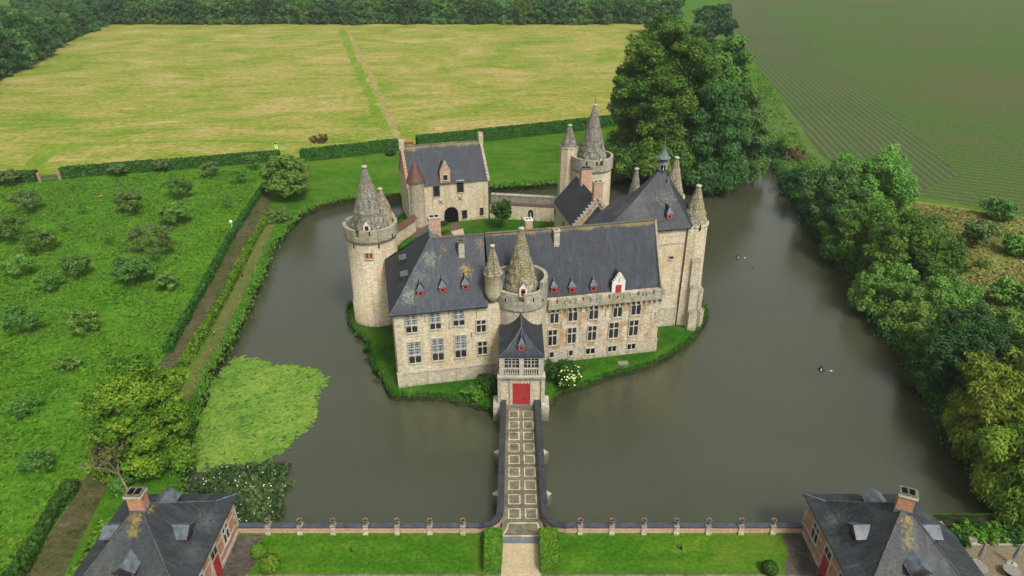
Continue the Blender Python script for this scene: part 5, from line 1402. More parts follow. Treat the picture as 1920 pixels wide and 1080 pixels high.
# ------------------------------------------------------------------ hedges and clipped shrubs
def hedge_mesh(pts, w, h, size, dens, seed, mat='leaf_hedge', z0=-.1, waver=.12):
    rng = np.random.default_rng(seed); P, N = [], []
    core = MB(); n = len(pts)
    for i in range(n - 1):
        a, b = pts[i], pts[i + 1]; d = Vector((b.x - a.x, b.y - a.y, 0)); L = d.length; d.normalize(); r = Vector((d.y, -d.x, 0))
        k = .8
        c = [a + r * w / 2 * k, b + r * w / 2 * k, b - r * w / 2 * k, a - r * w / 2 * k]
        core.prism([(p.x, p.y) for p in c][::-1], z0, h * .9, 'soil')
        for (cnt, gen) in ((int(L * w * dens), 0), (int(L * h * dens), 1), (int(L * h * dens), 2)):
            t = rng.random(cnt); o = rng.uniform(-.5, .5, cnt); zz = rng.random(cnt) * h
            base = np.array([[a.x, a.y]]) + t[:, None] * np.array([[b.x - a.x, b.y - a.y]])
            wob = waver * np.sin(t * L * .9 + i) + rng.normal(0, waver * .6, cnt)
            if gen == 0:
                xy = base + o[:, None] * w * np.array([[r.x, r.y]]); z = h + wob; nn = np.tile([0, 0, 1.0], (cnt, 1))
            else:
                s_ = 1 if gen == 1 else -1
                xy = base + s_ * (w / 2 + wob)[:, None] * np.array([[r.x, r.y]]); z = zz; nn = np.tile([s_ * r.x, s_ * r.y, .25], (cnt, 1))
            P.append(np.column_stack([xy, z])); N.append(nn)
    for e, s_ in ((0, -1), (-1, 1)):
        a, b = (pts[0], pts[1]) if e == 0 else (pts[-2], pts[-1]); d = Vector((b.x - a.x, b.y - a.y, 0)).normalized(); r = Vector((d.y, -d.x, 0)); q = pts[e]
        cnt = int(w * h * dens) + 1; o = rng.uniform(-.5, .5, cnt) * w
        P.append(np.column_stack([q.x + r.x * o, q.y + r.y * o, rng.random(cnt) * h])); N.append(np.tile([d.x * s_, d.y * s_, .2], (cnt, 1)))
    P = np.concatenate(P); N = np.concatenate(N) + rng.normal(size=(len(P), 3)) * .4
    V, tt = cards(P, N, size * rng.uniform(.6, 1.4, len(P)), rng.random(len(P)), 1.5, 0, rng)
    return V, tt, core
def hedge(pts, w, h, size, dens, seed, label, mat='leaf_hedge', waver=.12):
    c = pts[len(pts) // 2]; base = Vector((c.x, c.y, 0))
    V, tt, core = hedge_mesh([p - base for p in pts], w, h, size, dens, seed, mat, waver=waver)
    me = np_mesh('hedge', V, tt, [mat], None, core)
    o = bpy.data.objects.new('hedge', me); COL.objects.link(o); o.location = base
    return tag(o, label, "hedge")
def sub_line(px, sub=4): 
    return catmull([G(x, y) for x, y in px], sub, False, 0.0)
hedge(sub_line([(116, 334), (200, 326), (300, 319), (420, 309), (526, 300)]), 2.6, 2.6, .5, 22, 1, "long dark hedge between the hay field and the orchard, left of the track end")
hedge([Vector((-260, 158, 0)), Vector((-200, 168, 0))] + sub_line([(0, 343), (72, 339)], 2), 2.6, 2.6, .5, 20, 2, "short end of dark hedge left of the wooden field gate")
hedge(sub_line([(566, 301), (578, 300), (640, 293), (700, 286), (747, 280)]), 3.0, 3.0, .45, 26, 3, "dark clipped hedge between the track end and the small red gate")
hedge(sub_line([(783, 276), (860, 268), (960, 257), (1080, 244), (1160, 234)]), 3.1, 3.3, .45, 26, 4, "dark clipped hedge running from the small red gate to the big trees")
hedge(sub_line([(497, 352), (442, 435), (380, 548), (316, 662)]), .9, 1.3, .34, 50, 5, "low hedge along the orchard side of the dirt track")
hedge(sub_line([(499, 412), (470, 462), (430, 540), (388, 615), (345, 688)]), 1.3, .95, .34, 50, 6, "low bright hedge along the moat side of the dirt track", 'leaf_box')
hedge(sub_line([(140, 912), (96, 975), (38, 1078)]) + [Vector((-55, 40, 0))], 1.3, 1.1, .32, 50, 7, "ragged low hedge left of the track in the bottom corner")
hedge(sub_line([(205, 985), (178, 1040), (152, 1085)]) + [Vector((-46, 40, 0))], 1.5, 1.0, .32, 55, 8, "low clipped hedge between the dirt track and the left brick lodge", 'leaf_box')
hedge([Vector((-2.05, 54.4, 0)), Vector((-2.05, 49.7, 0))], 1.75, 1.5, .17, 220, 9, "square clipped box hedge left of the gravel path end", 'leaf_box', .05)
hedge([Vector((4.0, 54.4, 0)), Vector((4.0, 49.6, 0))], 1.9, 1.5, .17, 220, 10, "square clipped box hedge right of the gravel path end", 'leaf_box', .05)
def ball(loc, r, label, mat='leaf_box', n=1500, size=.17, cat='shrub', seed=3, flat=.9):
    rng = np.random.default_rng(seed); d = rng.normal(size=(n, 3)); d /= np.linalg.norm(d, axis=1, keepdims=True)
    P = d * np.array([r, r, r * flat]) * rng.uniform(.92, 1.05, n)[:, None] + np.array([0, 0, r * flat * .8])
    V, tt = cards(P, d + rng.normal(size=d.shape) * .35, size * rng.uniform(.6, 1.4, n), rng.random(n), 1.5, 0, rng)
    core = MB(); core.lathe(0, 0, [(0.01, 0), (r * .7, r * .25), (r * .86, r * .8), (r * .6, r * 1.4), (0, r * 1.6)], 12, 'soil')
    o = bpy.data.objects.new('shrub', np_mesh('shrub', V, tt, [mat], None, core)); COL.objects.link(o); o.location = loc
    return tag(o, label, cat)
p = G(487, 1040); ball(p, .85, "clipped round shrub at the corner of the left lawn nearest the wall", seed=1)
p = G(508, 1066); ball(p, 1.05, "larger clipped round shrub in front of the left lawn corner", seed=2)
p = G(1442, 1072); ball(p, .8, "small dark round shrub at the edge of the right lawn", 'leaf_hedge', seed=3)
p = G(832, 434, -.5); ball(p, 1.6, "round green bush in front of the gatehouse arch", 'leaf_box', 1200, .3, seed=4, flat=.7)
p = G(733, 291); ball(p, 1.5, "small dark bush on the lawn in front of the far hedge", 'leaf_dark', 500, .4, seed=5)
def bush(loc, label, R, H, mat, n, size, seed, flowers=None, cat='bush', rx=1.0, name='bush', fn=0, clumps=12, fs=.3, where=None):
    rng = np.random.default_rng(seed); t = thing(name, loc, label, cat)
    lobes = make_lobes(rng, R, H * .45, H * 1.05, clumps, .45)
    lobes = [((c[0] * rx, c[1], max(c[2], .1)), r) for c, r in lobes]
    link_mesh('foliage', crown('foliage', seed, lobes, n, size, mat), t)
    if flowers:
        me = crown('flowers', seed + 50, [((c[0], c[1], c[2] + .12), tuple(x * 1.04 for x in r)) for c, r in lobes if where is None or where(c)], fn, fs, flowers, fill=0.0, up=.8, elong=1.1)
        link_mesh('flowers', me, t)
    return t
bush(G(1056, 716, -.5), "rounded bush covered in pale white flowers right of the entrance", 2.3, 3.4, 'leaf_hedge', 5200, .2, 31, 'flower_cream', fn=330, fs=.2, where=lambda c: c[0] * .8 - c[1] > .45)
bush(G(916, 735, -.5), "dark green leafy shrub climbing beside the entrance, left of the gate", 1.6, 3.2, 'leaf_hedge', 2200, .26, 32, clumps=9)
bush(G(893, 738, -.5) , "low spreading shrub on the bank left of the entrance", 1.9, 1.4, 'leaf_reed', 1500, .25, 33, clumps=9)
bush(G(520, 412, 0), "pale grey-green shrub on the moat bank at the end of the low hedge", 2.8, 1.8, 'leaf_sage', 1400, .4, 34, rx=1.3)
bush(G(310, 858), "low dark bush beneath the big tree by the lily pads", 3.0, 3.2, 'leaf_orchard', 2600, .34, 35)
bush(G(232, 918), "ivy-covered stump clump beside the dirt track", 1.3, 2.0, 'leaf_orchard', 900, .28, 36, clumps=8)

# ------------------------------------------------------------------ trees
# the lime tree on the left bank
tree(G(284, 866), "large yellow-green broadleaf tree on the left bank beside the lily pads", "tree", 5.9, 14.6, 'leaf_lime', 95000, .2, 41, clumps=64, sub=.26, lift=.0, lean=(-1.0, 1.0), core=.5, skirt=6)
# bare tree
bt_ = thing('bare_tree', G(246, 930), "leafless leaning tree with twisted pale branches beside the dirt track", "tree")
tm = MB(); rl = random.Random(5)
def limb(a, d, L, r, lvl):
    b = a + d * L; tm.tube(a, b, r, r * .6, 6 if lvl < 2 else 4, 'bark_pale')
    if lvl >= 4: return
    for k in range(3 if lvl else 4):
        nd = (d + Vector((rl.uniform(-.8, .8), rl.uniform(-.8, .8), rl.uniform(-.3, .5)))).normalized()
        limb(a.lerp(b, rl.uniform(.6, 1)), nd, L * rl.uniform(.5, .75), r * .5, lvl + 1)
limb(Vector((0, 0, -.2)), Vector((-.35, .25, .9)).normalized(), 3.4, .17, 0)
build_local(tm, 'trunk', bt_)
me = crown('twigs', 77, [((-2, 1.4, 5.5), (2.2, 2.0, 1.8)), ((-3.2, 2, 4.5), (1.6, 1.6, 1.5))], 420, .24, 'leaf_brown', fill=.6); link_mesh('withered_foliage', me, bt_)
# rounded tree at the track end
tree(G(541, 372), "rounded green tree standing at the far end of the dirt track", "tree", 5.8, 11.5, 'leaf_bright', 15000, .36, 43, clumps=34, sub=.28, lift=.04)
tree(G(521, 352), "slender darker tree beside the rounded tree at the track end", "tree", 3.0, 8.5, 'leaf_orchard', 2600, .46, 44, clumps=12)
# the group behind the keep
tree(G(1226, 328, -.3), "tall dark oak at the left of the big tree group behind the keep", "tree", 15.6, 43, 'leaf_oak', 140000, .36, 45, clumps=95, sub=.21, lift=.02, skirt=10)
tree(G(1318, 338, -.3), "dark drooping tree in the middle of the big group, overhanging the water", "tree", 10.8, 29, 'leaf_forest', 80000, .34, 46, clumps=60, sub=.25, lift=.0, hang=.6, elong=2.3, skirt=12)
tree(G(1370, 325, -.3), "blue-green willow at the right of the big group, hanging over the inlet", "tree", 8.8, 25, 'leaf_blue', 64000, .32, 47, clumps=50, sub=.26, lift=.0, hang=.5, elong=2.0, skirt=12)
tree(G(1345, 225), "bright-topped tree at the back of the big group", "tree", 10.5, 28, 'leaf_oak', 14000, .72, 48, clumps=28, sub=.34, lift=.04)
tree(G(1275, 170), "dark tree hidden half behind the tall oak, next to the hay field", "tree", 12.5, 29, 'leaf_forest', 11000, .85, 51, clumps=26, sub=.34, lift=.04)
tree(G(1335, 80), "round dark tree at the corner of the ploughed field", "tree", 13, 21, 'leaf_dark', 7000, 1.0, 49, clumps=24, sub=.34, lift=.02)
tree(G(1245, 65), "dark tree where the far wood meets the big tree group", "tree", 14, 23, 'leaf_forest', 7000, 1.0, 50, clumps=24, sub=.34, lift=.02)
# right bank
RB = [
 (1452, 292, 3.6, 5.0, 'leaf_dark', 4000, .34, "dark shrub at the mouth of the inlet on the right bank"),
 (1487, 300, 3.2, 4.2, 'leaf_brown', 2000, .36, "reddish-brown shrub on the right bank above the inlet"),
 (1508, 335, 4.2, 5.0, 'leaf_box', 4500, .32, "yellow-green shrub below the ploughed field on the right bank"),
 (1492, 352, 4.4, 6.0, 'leaf_dark', 5500, .34, "dark shrub hanging over the water just past the inlet"),
 (1560, 405, 8.0, 14, 'leaf_blue', 22000, .36, "bluish-green tree overhanging the right bank nearest the inlet"),
 (1625, 402, 9.0, 16.5, 'leaf_bright', 32000, .38, "tallest bright green tree on the right bank beside the ploughed field"),
 (1612, 475, 8.2, 12, 'leaf_oak', 22000, .34, "dark spreading tree leaning over the water below the tallest bank tree"),
 (1570, 440, 5.0, 8, 'leaf_dark', 9000, .32, "low dark tree hanging over the water beside the bluish-green one"),
 (1695, 530, 8.8, 14, 'leaf_oak', 42000, .32, "broad rounded tree in the middle of the right bank"),
 (1650, 570, 5.6, 8.5, 'leaf_bright', 12000, .29, "small leaning tree over the water in the middle of the right bank"),
 (1720, 620, 5.4, 7.5, 'leaf_bright', 11000, .28, "bright low tree at the water between the broad tree and the dark one"),
 (1765, 600, 4.8, 8.5, 'leaf_bright', 12000, .3, "slim upright tree behind the right bank next to the rough meadow"),
 (1790, 705, 6.9, 11.5, 'leaf_dark', 30000, .27, "very dark green tree on the right bank above the willows"),
 (1748, 712, 4.2, 6.8, 'leaf_dark', 9000, .26, "low dark tree hanging over the water above the willows"),
 (1850, 668, 6.2, 8.5, 'leaf_bright', 16000, .32, "green tree behind the dark tree at the edge of the rough meadow"),
]
for i, (x, y, R, H, mat, n, s, lab) in enumerate(RB):
    tree(G(x, y, -.2), lab, "shrub" if H < 6.5 else "tree", R, H, mat, int(n * 1.6), s * .8, 60 + i, clumps=46 if H > 10 else 26 if H > 7 else 16, sub=.26, lift=.0, name='tree' if H >= 6.5 else 'shrub', skirt=10, core=.52, hang=.25)
tree(G(1880, 830, -.2), "yellow-green willow with feathery branches on the right bank", "tree", 7.8, 13.0, 'leaf_willow', 60000, .2, 81, clumps=70, sub=.22, lift=.0, hang=.6, elong=2.8, skirt=12)
tree(G(1945, 940, -.2), "olive willow at the lower right edge, drooping over the moat", "tree", 7.0, 10.5, 'leaf_willow', 52000, .18, 82, clumps=60, sub=.23, lift=.0, hang=.6, elong=2.8, skirt=12)
tree(G(1975, 765, 0), "tall yellow-green tree at the right edge behind the willows", "tree", 7.5, 13.5, 'leaf_willow', 30000, .26, 83, clumps=46, sub=.26, lift=.02, hang=.4, elong=2.2, skirt=8)
tree(G(1845, 775, -.2), "dark bush squeezed between the dark tree and the willows", "tree", 4.2, 7.5, 'leaf_dark', 11000, .26, 84, clumps=24, sub=.28, skirt=8, lift=0)
for i, (x, y, R, H, mat, lab) in enumerate([(1822, 462, 3.4, 5.5, 'leaf_sage', "small pale tree with a visible trunk in the rough meadow"), (1870, 412, 3.4, 4.5, 'leaf_orchard', "round green bush at the top of the rough meadow"), (1915, 480, 3.2, 4.2, 'leaf_bright', "green bush at the right edge of the rough meadow"), (1838, 500, 1.1, 1.4, 'leaf_bright', "tiny shrub in the middle of the rough meadow"), (1905, 580, 4.0, 5.5, 'leaf_bright', "leafy bush at the lower edge of the rough meadow")]):
    tree(G(x, y), lab, "bush", R, H, mat, int(900 * R), .4, 90 + i, clumps=14, sub=.42, lift=.25 if i == 0 else .02, name='tree' if i == 0 else 'bush')

# orchard: x, y of the foot, crown radius, height, foliage, density, label
OR = [
 (55, 398, 4.0, 5.5, 'leaf_sage', .7, "grey-green fruit tree left of the centre of the orchard's top row"),
 (246, 400, 3.7, 5.8, 'leaf_sage', 1.0, "dark dense fruit tree in the orchard's top row"),
 (340, 372, 3.9, 6.0, 'leaf_orchard', 1.0, "dark fruit tree directly behind the bright round one"),
 (331, 422, 4.0, 5.2, 'leaf_bright', 1.2, "bright green round fruit tree in the upper orchard"),
 (18, 455, 3.9, 5.5, 'leaf_orchard', .9, "dark fruit tree at the left edge of the orchard, upper one"),
 (78, 472, 3.8, 5.0, 'leaf_orchard', .7, "loose fruit tree near the left edge of the orchard"),
 (288, 482, 5.2, 6.8, 'leaf_sage', .45, "wide sparse old fruit tree with a visible trunk"),
 (148, 520, 3.5, 4.6, 'leaf_orchard', .8, "spreading fruit tree in the middle of the orchard"),
 (254, 530, 4.5, 5.4, 'leaf_orchard', 1.3, "largest dark fruit tree in the middle of the orchard"),
 (314, 545, 2.4, 3.6, 'leaf_bright', .9, "small bright fruit tree right of the largest dark one"),
 (40, 518, 3.2, 4.2, 'leaf_bright', .6, "pale loose fruit tree at the left, third row"),
 (95, 545, 2.6, 3.6, 'leaf_orchard', .6, "small straggly fruit tree in the third row"),
 (42, 625, 3.2, 4.8, 'leaf_orchard', .8, "leaning fruit tree near the left edge, fourth row"),
 (163, 625, 3.0, 4.2, 'leaf_bright', .6, "thin bright fruit tree alone in the fourth row"),
 (127, 695, 1.9, 2.2, 'leaf_bright', .8, "small low bright bush-like tree in the lower orchard"),
 (80, 882, 2.2, 3.0, 'leaf_orchard', .5, "thin fruit tree in the lower orchard near the ragged hedge"),
 (52, 775, 2.4, 2.4, 'leaf_orchard', .3, "faint sparse young tree in the lower left orchard"),
 (396, 332, 3.0, 4.6, 'leaf_sage', .7, "grey-green tree standing in front of the long hedge"),
 (305, 322, 2.6, 3.4, 'leaf_sage', .7, "small grey tree poking out of the long hedge"),
 (225, 330, 3.2, 3.6, 'leaf_sage', .7, "bushy grey-green tree in front of the long hedge near the field gate"),
 (20, 348, 3.0, 4.6, 'leaf_sage', .8, "grey-green tree beside the short hedge end"),
 (452, 345, 2.2, 4.4, 'leaf_orchard', .5, "thin tree with a bare trunk at the top of the orchard near the track"),
 (428, 392, 1.5, 3.4, 'leaf_orchard', .25, "nearly bare sapling beside the upper track hedge"),
 (158, 403, 1.4, 3.2, 'leaf_orchard', .25, "nearly bare sapling between the two top row fruit trees"),
 (205, 460, 1.3, 3.2, 'leaf_orchard', .2, "nearly bare sapling in the second orchard row"),
 (125, 435, 1.2, 2.8, 'leaf_orchard', .2, "nearly bare sapling above the loose fruit tree"),
 (478, 318, 2.4, 4.6, 'leaf_orchard', .8, "green tree at the end of the long hedge by the track"),
]
for i, (x, y, R, H, mat, dn, lab) in enumerate(OR):
    tree(G(x, y), lab, "fruit tree", R, H, mat, int(330 * R * R * dn) + 60, .23, 120 + i, group="fruit trees in the orchard", clumps=22, sub=.24, lift=.24, name='fruit_tree', fill=.6, flat=.7, shag=1.3, core=.0 if dn < .9 else .4)

# woods around the hay field
def wood(protos, spots, label, group, seed):
    rng = random.Random(seed)
    for i, (x, y, sc) in enumerate(spots):
        p = protos[i % len(protos)]
        o = p if i < len(protos) else copy_tree(p)
        o.location = (x, y, 0); o.rotation_euler.z = rng.uniform(0, 6.28); o.scale = (sc, sc, sc * rng.uniform(.9, 1.1))
        tag(o, label, "tree", group)
fp = [tree((0, 0, 0), "x", "tree", 8.0, 17.5, mt, 5000, .72, 200 + k, clumps=40, sub=.26, lift=.0, skirt=8, name='woodland_tree') for k, mt in enumerate(['leaf_forest', 'leaf_dark', 'leaf_forest', 'leaf_blue', 'leaf_oak'])]
rng = random.Random(9); spots = []
for row in range(3):
    x = -345 + row * 4
    while x < 95:
        spots.append((x + rng.uniform(-2, 2), 527 + row * 15 + rng.uniform(-4, 4), rng.uniform(.8, 1.22))); x += rng.uniform(8.5, 12)
wood(fp, spots, "dark green tree in the dense wood edging the far side of the hay field", "trees of the wood beyond the hay field", 3)
fp = [tree((0, 0, 0), "x", "tree", 8.5, 18, mt, 9500, .56, 210 + k, clumps=46, sub=.26, lift=.0, skirt=8, name='woodland_tree') for k, mt in enumerate(['leaf_forest', 'leaf_blue', 'leaf_forest', 'leaf_dark'])]
spots = []
p0, p1 = G(-40, 176), G(195, 46); d = (p1 - p0); L = d.length; d.normalize(); nrm = Vector((-d.y, d.x, 0))
for row in range(4):
    s = -40 + row * 5
    while s < L + 5:
        q = p0 + d * s + nrm * (7 + row * 13 + rng.uniform(-3, 3)); spots.append((q.x, q.y, rng.uniform(.85, 1.2))); s += rng.uniform(10, 14)
wood(fp, spots, "tree in the dark wood along the left side of the hay field", "trees of the wood left of the hay field", 4)
# court tree
tree(G(941, 429, -.5), "small round-headed tree on a dark trunk in the courtyard", "tree", 2.6, 6.8, 'leaf_hedge', 3600, .25, 150, clumps=22, sub=.32, lift=.28)

# ------------------------------------------------------------------ water lilies and bank growth (uncountable)
def in_poly(P, poly):
    x, y = P[:, 0], P[:, 1]; r = np.zeros(len(P), bool); n = len(poly)
    for i in range(n):
        x0, y0 = poly[i][:2]; x1, y1 = poly[(i + 1) % n][:2]
        c = ((y0 > y) != (y1 > y)); xx = (x1 - x0) * (y - y0) / ((y1 - y0) if abs(y1 - y0) > 1e-9 else 1e-9) + x0
        r ^= c & (x < xx)
    return r
def pads(name, px, n, size, mat, seed, zlift, fl=0, jit=0.0):
    rng = np.random.default_rng(seed); poly = [G(x, y, WATER_Z) for x, y in px]
    poly = catmull([Vector((p.x, p.y, 0)) for p in poly], 6, True, .28, seed)
    A = np.array([[p.x, p.y] for p in poly]); lo, hi = A.min(0) - .5, A.max(0) + .5
    P = rng.uniform(lo, hi, (n * 3, 2)); P = P[in_poly(P + rng.normal(0, .28, P.shape), A)][:n]
    k = len(P); r = size * rng.uniform(.6, 1.35, k); ph = rng.uniform(0, 6.28, k)
    z = WATER_Z + .03 + rng.random(k) * zlift
    tl = rng.normal(0, jit, (k, 2))
    V = np.zeros((k, 2, 4, 3))
    ang = [[0.3, 1.1, 2.0, 3.14], [3.14, 4.2, 5.1, 5.98]]
    for h in range(2):
        for j in range(4):
            a = ph + ang[h][j]; dx, dy = np.cos(a) * r, np.sin(a) * r * .9
            V[:, h, j, 0] = P[:, 0] + dx; V[:, h, j, 1] = P[:, 1] + dy; V[:, h, j, 2] = z + dx * tl[:, 0] + dy * tl[:, 1]
    tint = np.repeat(np.clip(rng.random(k) * .85 + .18 * np.sin(P[:, 0] * .45) * np.sin(P[:, 1] * .38) + .03, 0, 1), 8)
    Vf = V.reshape(-1, 3); mi = np.zeros(k * 2, int); mats = [mat]
    if fl:
        q = P[rng.integers(0, k, fl)] + rng.normal(0, .1, (fl, 2)); F = []
        for x, y in q:
            s = rng.uniform(.05, .1)
            for a in (0, .8): F += [(x + s * cos(a + b), y + s * sin(a + b), WATER_Z + zlift + .1 + a * .05) for b in (0, 1.57, 3.14, 4.71)]
        Vf = np.concatenate([Vf, np.array(F)]); tint = np.concatenate([tint, rng.random(len(F))]); mi = np.concatenate([mi, np.ones(fl * 2, int)]); mats = [mat, 'flower_white']
    c = A.mean(0); Vf = Vf - np.array([c[0], c[1], 0])
    o = bpy.data.objects.new(name, np_mesh(name, Vf, tint, mats, mi)); COL.objects.link(o); o.location = (c[0], c[1], 0)
    return o
tag(pads('lily_pads', [(352, 858), (360, 815), (378, 770), (400, 720), (425, 690), (445, 668), (480, 676), (540, 686), (598, 698), (612, 718), (590, 740), (596, 760), (582, 800), (556, 815), (540, 836), (505, 858), (470, 868), (425, 886), (395, 870), (380, 884)], 6400, .30, 'lily_pad', 3, .04, 0, .04), "light green mat of water lily pads on the left arm of the moat", "water lilies", None, 'stuff')
tag(pads('water_lilies', [(370, 918), (384, 902), (410, 886), (445, 876), (475, 880), (505, 874), (530, 880), (526, 898), (542, 912), (518, 932), (527, 956), (505, 985), (470, 1000), (440, 985), (410, 960), (390, 940)], 6500, .22, 'lily_pad_dark', 4, .7, 60, .9), "dark raised water lily leaves dotted with white flowers beside the left brick lodge", "water lilies", None, 'stuff')
def growth(name, lines, dens, h, size, mat, seed, label, wid=1.0, z=-.3):
    """grassy and reedy fringe along a bank"""
    rng = np.random.default_rng(seed); P = []
    for line in lines:
        for a, b in zip(line[:-1], line[1:]):
            L = (b - a).length; k = rng.poisson(L * dens)
            t = rng.random(k)[:, None]; q = np.array([a.x, a.y]) * (1 - t) + np.array([b.x, b.y]) * t
            d = np.array([b.x - a.x, b.y - a.y]) / max(L, 1e-6); o = rng.normal(0, wid, k)[:, None] * np.array([d[1], -d[0]])
            hh = h * rng.uniform(.4, 1.3, k) * (.6 + .7 * np.abs(np.sin(q[:, 0] * .9 + q[:, 1] * .6)))
            P.append(np.column_stack([q + o, z + hh * .4]))
    P = np.concatenate(P); n = len(P)
    N = rng.normal(size=(n, 3)) * np.array([1, 1, .35]) + np.array([0, -.3, .35])
    V, tt = cards(P, N, size * rng.uniform(.6, 1.4, n), rng.random(n), 2.2, .6, rng)
    o = bpy.data.objects.new(name, np_mesh(name, V, tt, [mat])); COL.objects.link(o)
    return tag(o, label, "plants", None, 'stuff')
nl = (len(left_bank) - 1) * 4
growth('bank_growth', [shore[:nl]], 55, .6, .2, 'leaf_reed', 5, "weedy green growth fringing the left bank of the moat", .75, -.15)
growth('bank_growth', [shore[nl:nl + 40]], 50, .8, .32, 'leaf_reed', 6, "reedy green growth along the far bank behind the castle", .8, -.2)
growth('bank_growth', [shore[nl + 36:]], 45, .8, .24, 'leaf_dark', 7, "dark undergrowth at the foot of the trees on the right bank", 1.1, -.2)
growth('bank_growth', [inset(isl, .4)], 26, .35, .16, 'leaf_hedge', 8, "grass tufts hanging over the edge of the castle island", .3, -1.1)
for i, (x, y, R, H, lab) in enumerate([(688, 662, 1.0, 1.5, "spiky dark plant on the island edge below the round tower"), (704, 700, .9, 1.3, "second spiky plant on the island edge, nearer the wing corner"), (657, 580, .9, 1.4, "small spiky plant on the island edge right under the round tower"), (672, 628, .9, .9, "pale weedy plant on the island edge between the spiky ones")]):
    rng = np.random.default_rng(300 + i); n = 150; a = rng.uniform(0, 6.28, n); el = rng.uniform(.3, 1.4, n)
    D = np.column_stack([np.cos(a) * np.cos(el), np.sin(a) * np.cos(el), np.sin(el)]); L = R * rng.uniform(.6, 1.2, n)
    V = []
    for dd, l in zip(D, L):
        s = np.array([-dd[1], dd[0], 0]) * .09; e = dd * l * np.array([1, 1, H / R]); V += [s * 0 + dd * .02, e * .5 + s, e - np.array([0, 0, .15 * l]), e * .5 - s]
    o = bpy.data.objects.new('reed_plant', np_mesh('reed_plant', np.array(V), np.repeat(rng.random(n), 4), ['leaf_reed' if i > 2 else 'leaf_hedge'])); COL.objects.link(o)
    o.location = G(x, y, -1.5); tag(o, lab, "plant")
# long grass of the orchard
def tufts(name, px, n, size, mat, seed, label, h=.12):
    rng = np.random.default_rng(seed); A = np.array([[q.x, q.y] for q in (G(x, y) for x, y in px)]); lo, hi = A.min(0), A.max(0)
    P = rng.uniform(lo, hi, (int(n * 2.6), 2)); P = P[in_poly(P, A)]
    f = np.sin(P[:, 0] * .31 + 1.7 * np.sin(P[:, 1] * .13)) * np.sin(P[:, 1] * .27 + 1.3 * np.sin(P[:, 0] * .11)); P = P[rng.random(len(P)) < .55 + .45 * f][:n]
    k = len(P); Q = np.column_stack([P, rng.random(k) * h]); N = rng.normal(size=(k, 3)) * .55 + np.array([0, 0, .8])
    V, tt = cards(Q, N, size * rng.uniform(.5, 1.5, k), rng.random(k), 2.4, 0, rng)
    c = A.mean(0); V = V - np.array([c[0], c[1], 0])
    o = bpy.data.objects.new(name, np_mesh(name, V, tt, [mat])); COL.objects.link(o); o.location = (c[0], c[1], 0)
    return tag(o, label, "grass", None, 'stuff')
tufts('long_grass', [(-20, 350), (300, 325), (495, 318), (438, 428), (374, 545), (308, 660), (180, 860), (50, 1085), (-20, 1085)], 60000, .26, 'leaf_grass', 11, "long tussocky grass growing across the orchard")
tufts('long_grass', [(1700, 380), (1930, 412), (1930, 600), (1800, 545), (1730, 450)], 12000, .34, 'leaf_straw', 12, "tall straw-coloured grass in the rough meadow", .3)
tufts('long_grass', [(1410, 130), (1428, 130), (1520, 290), (1600, 345), (1700, 372), (1690, 385), (1560, 380), (1440, 285)], 9000, .45, 'leaf_reed', 13, "rank green growth on the slope beside the ploughed field", .5)
# planting bed on the terrace side
def bed():
    for i, (x, y, mat, R, lab) in enumerate([(1800, 1012, 'leaf_hedge', 1.0, "deep green clump at the lodge end of the terrace bed"), (1822, 1008, 'leaf_reed', 1.1, "feathery green clump in the terrace bed"), (1848, 1012, 'leaf_box', 1.0, "yellow-green leafy clump in the middle of the terrace bed"), (1875, 1012, 'leaf_reed', .9, "bright green clump right of the middle of the terrace bed"), (1898, 1014, 'leaf_hedge', 1.0, "dark green clump towards the right of the terrace bed"), (1912, 1015, 'leaf_brown', .6, "withered yellow clump at the right end of the terrace bed"), (1835, 998, 'leaf_hedge', 1.0, "dark fern-like clump at the water side of the terrace bed"), (1806, 999, 'leaf_reed', 1.1, "feathery clump at the water side of the bed, next to the lodge"), (1862, 1000, 'leaf_box', 1.0, "bright leafy clump at the water side of the bed"), (1890, 1003, 'leaf_hedge', 1.1, "deep green clump at the water side near the bed's right end")]):
        p = G(x, y); bush(p, lab, R, .9, mat, 600, .22, 320 + i, clumps=8, rx=1.3)
bed()
sheet("planting_bed", [Vector((44.5, 54.3, 0)), Vector((70, 54.3, 0)), Vector((70, 57.8, 0)), Vector((44.5, 57.8, 0))], 0.02, "bank_earth")
t_ = thing('terrace_wall', (52, 53.9, 0), "low grey rubble wall with pale edging at the back of the gravel terrace", "wall")
m = MB(); m.box(WF, 44.6, 70, 53.6, 54.3, -.3, .55, 'rubble_grey'); m.build('wall', t_)
m = MB(); m.box(WF, 44.6, 70, 53.32, 53.59, -.3, .12, 'concrete'); m.build('edging', t_)
def parasol(loc, label, lean):
    t = thing('parasol', loc, label, "parasol", "closed parasols on the terrace")
    m = MB(); m.lathe(0, 0, [(.5, 0), (.5, .1), (.12, .16)], 16, 'concrete', smooth=False); build_local(m, 'base', t)
    m = MB(); m.tube((0, 0, .1), (0, 0, 3.0), .035, .03, 6, 'post_wood'); build_local(m, 'pole', t)
    m = MB(); m.lathe(0, 0, [(.13, .9), (.24, 1.0), (.2, 1.8), (.13, 2.5), (.05, 2.95), (0, 3.0)], 9, 'canvas_grey', smooth=False, jit=jitter(.12, 5, 2)); build_local(m, 'canopy', t)
parasol(G(1832, 1056), "closed grey parasol on the terrace, the one nearer the lodge", 0)
parasol(G(1897, 1058), "closed grey parasol on the terrace, the one at the right edge", 0)
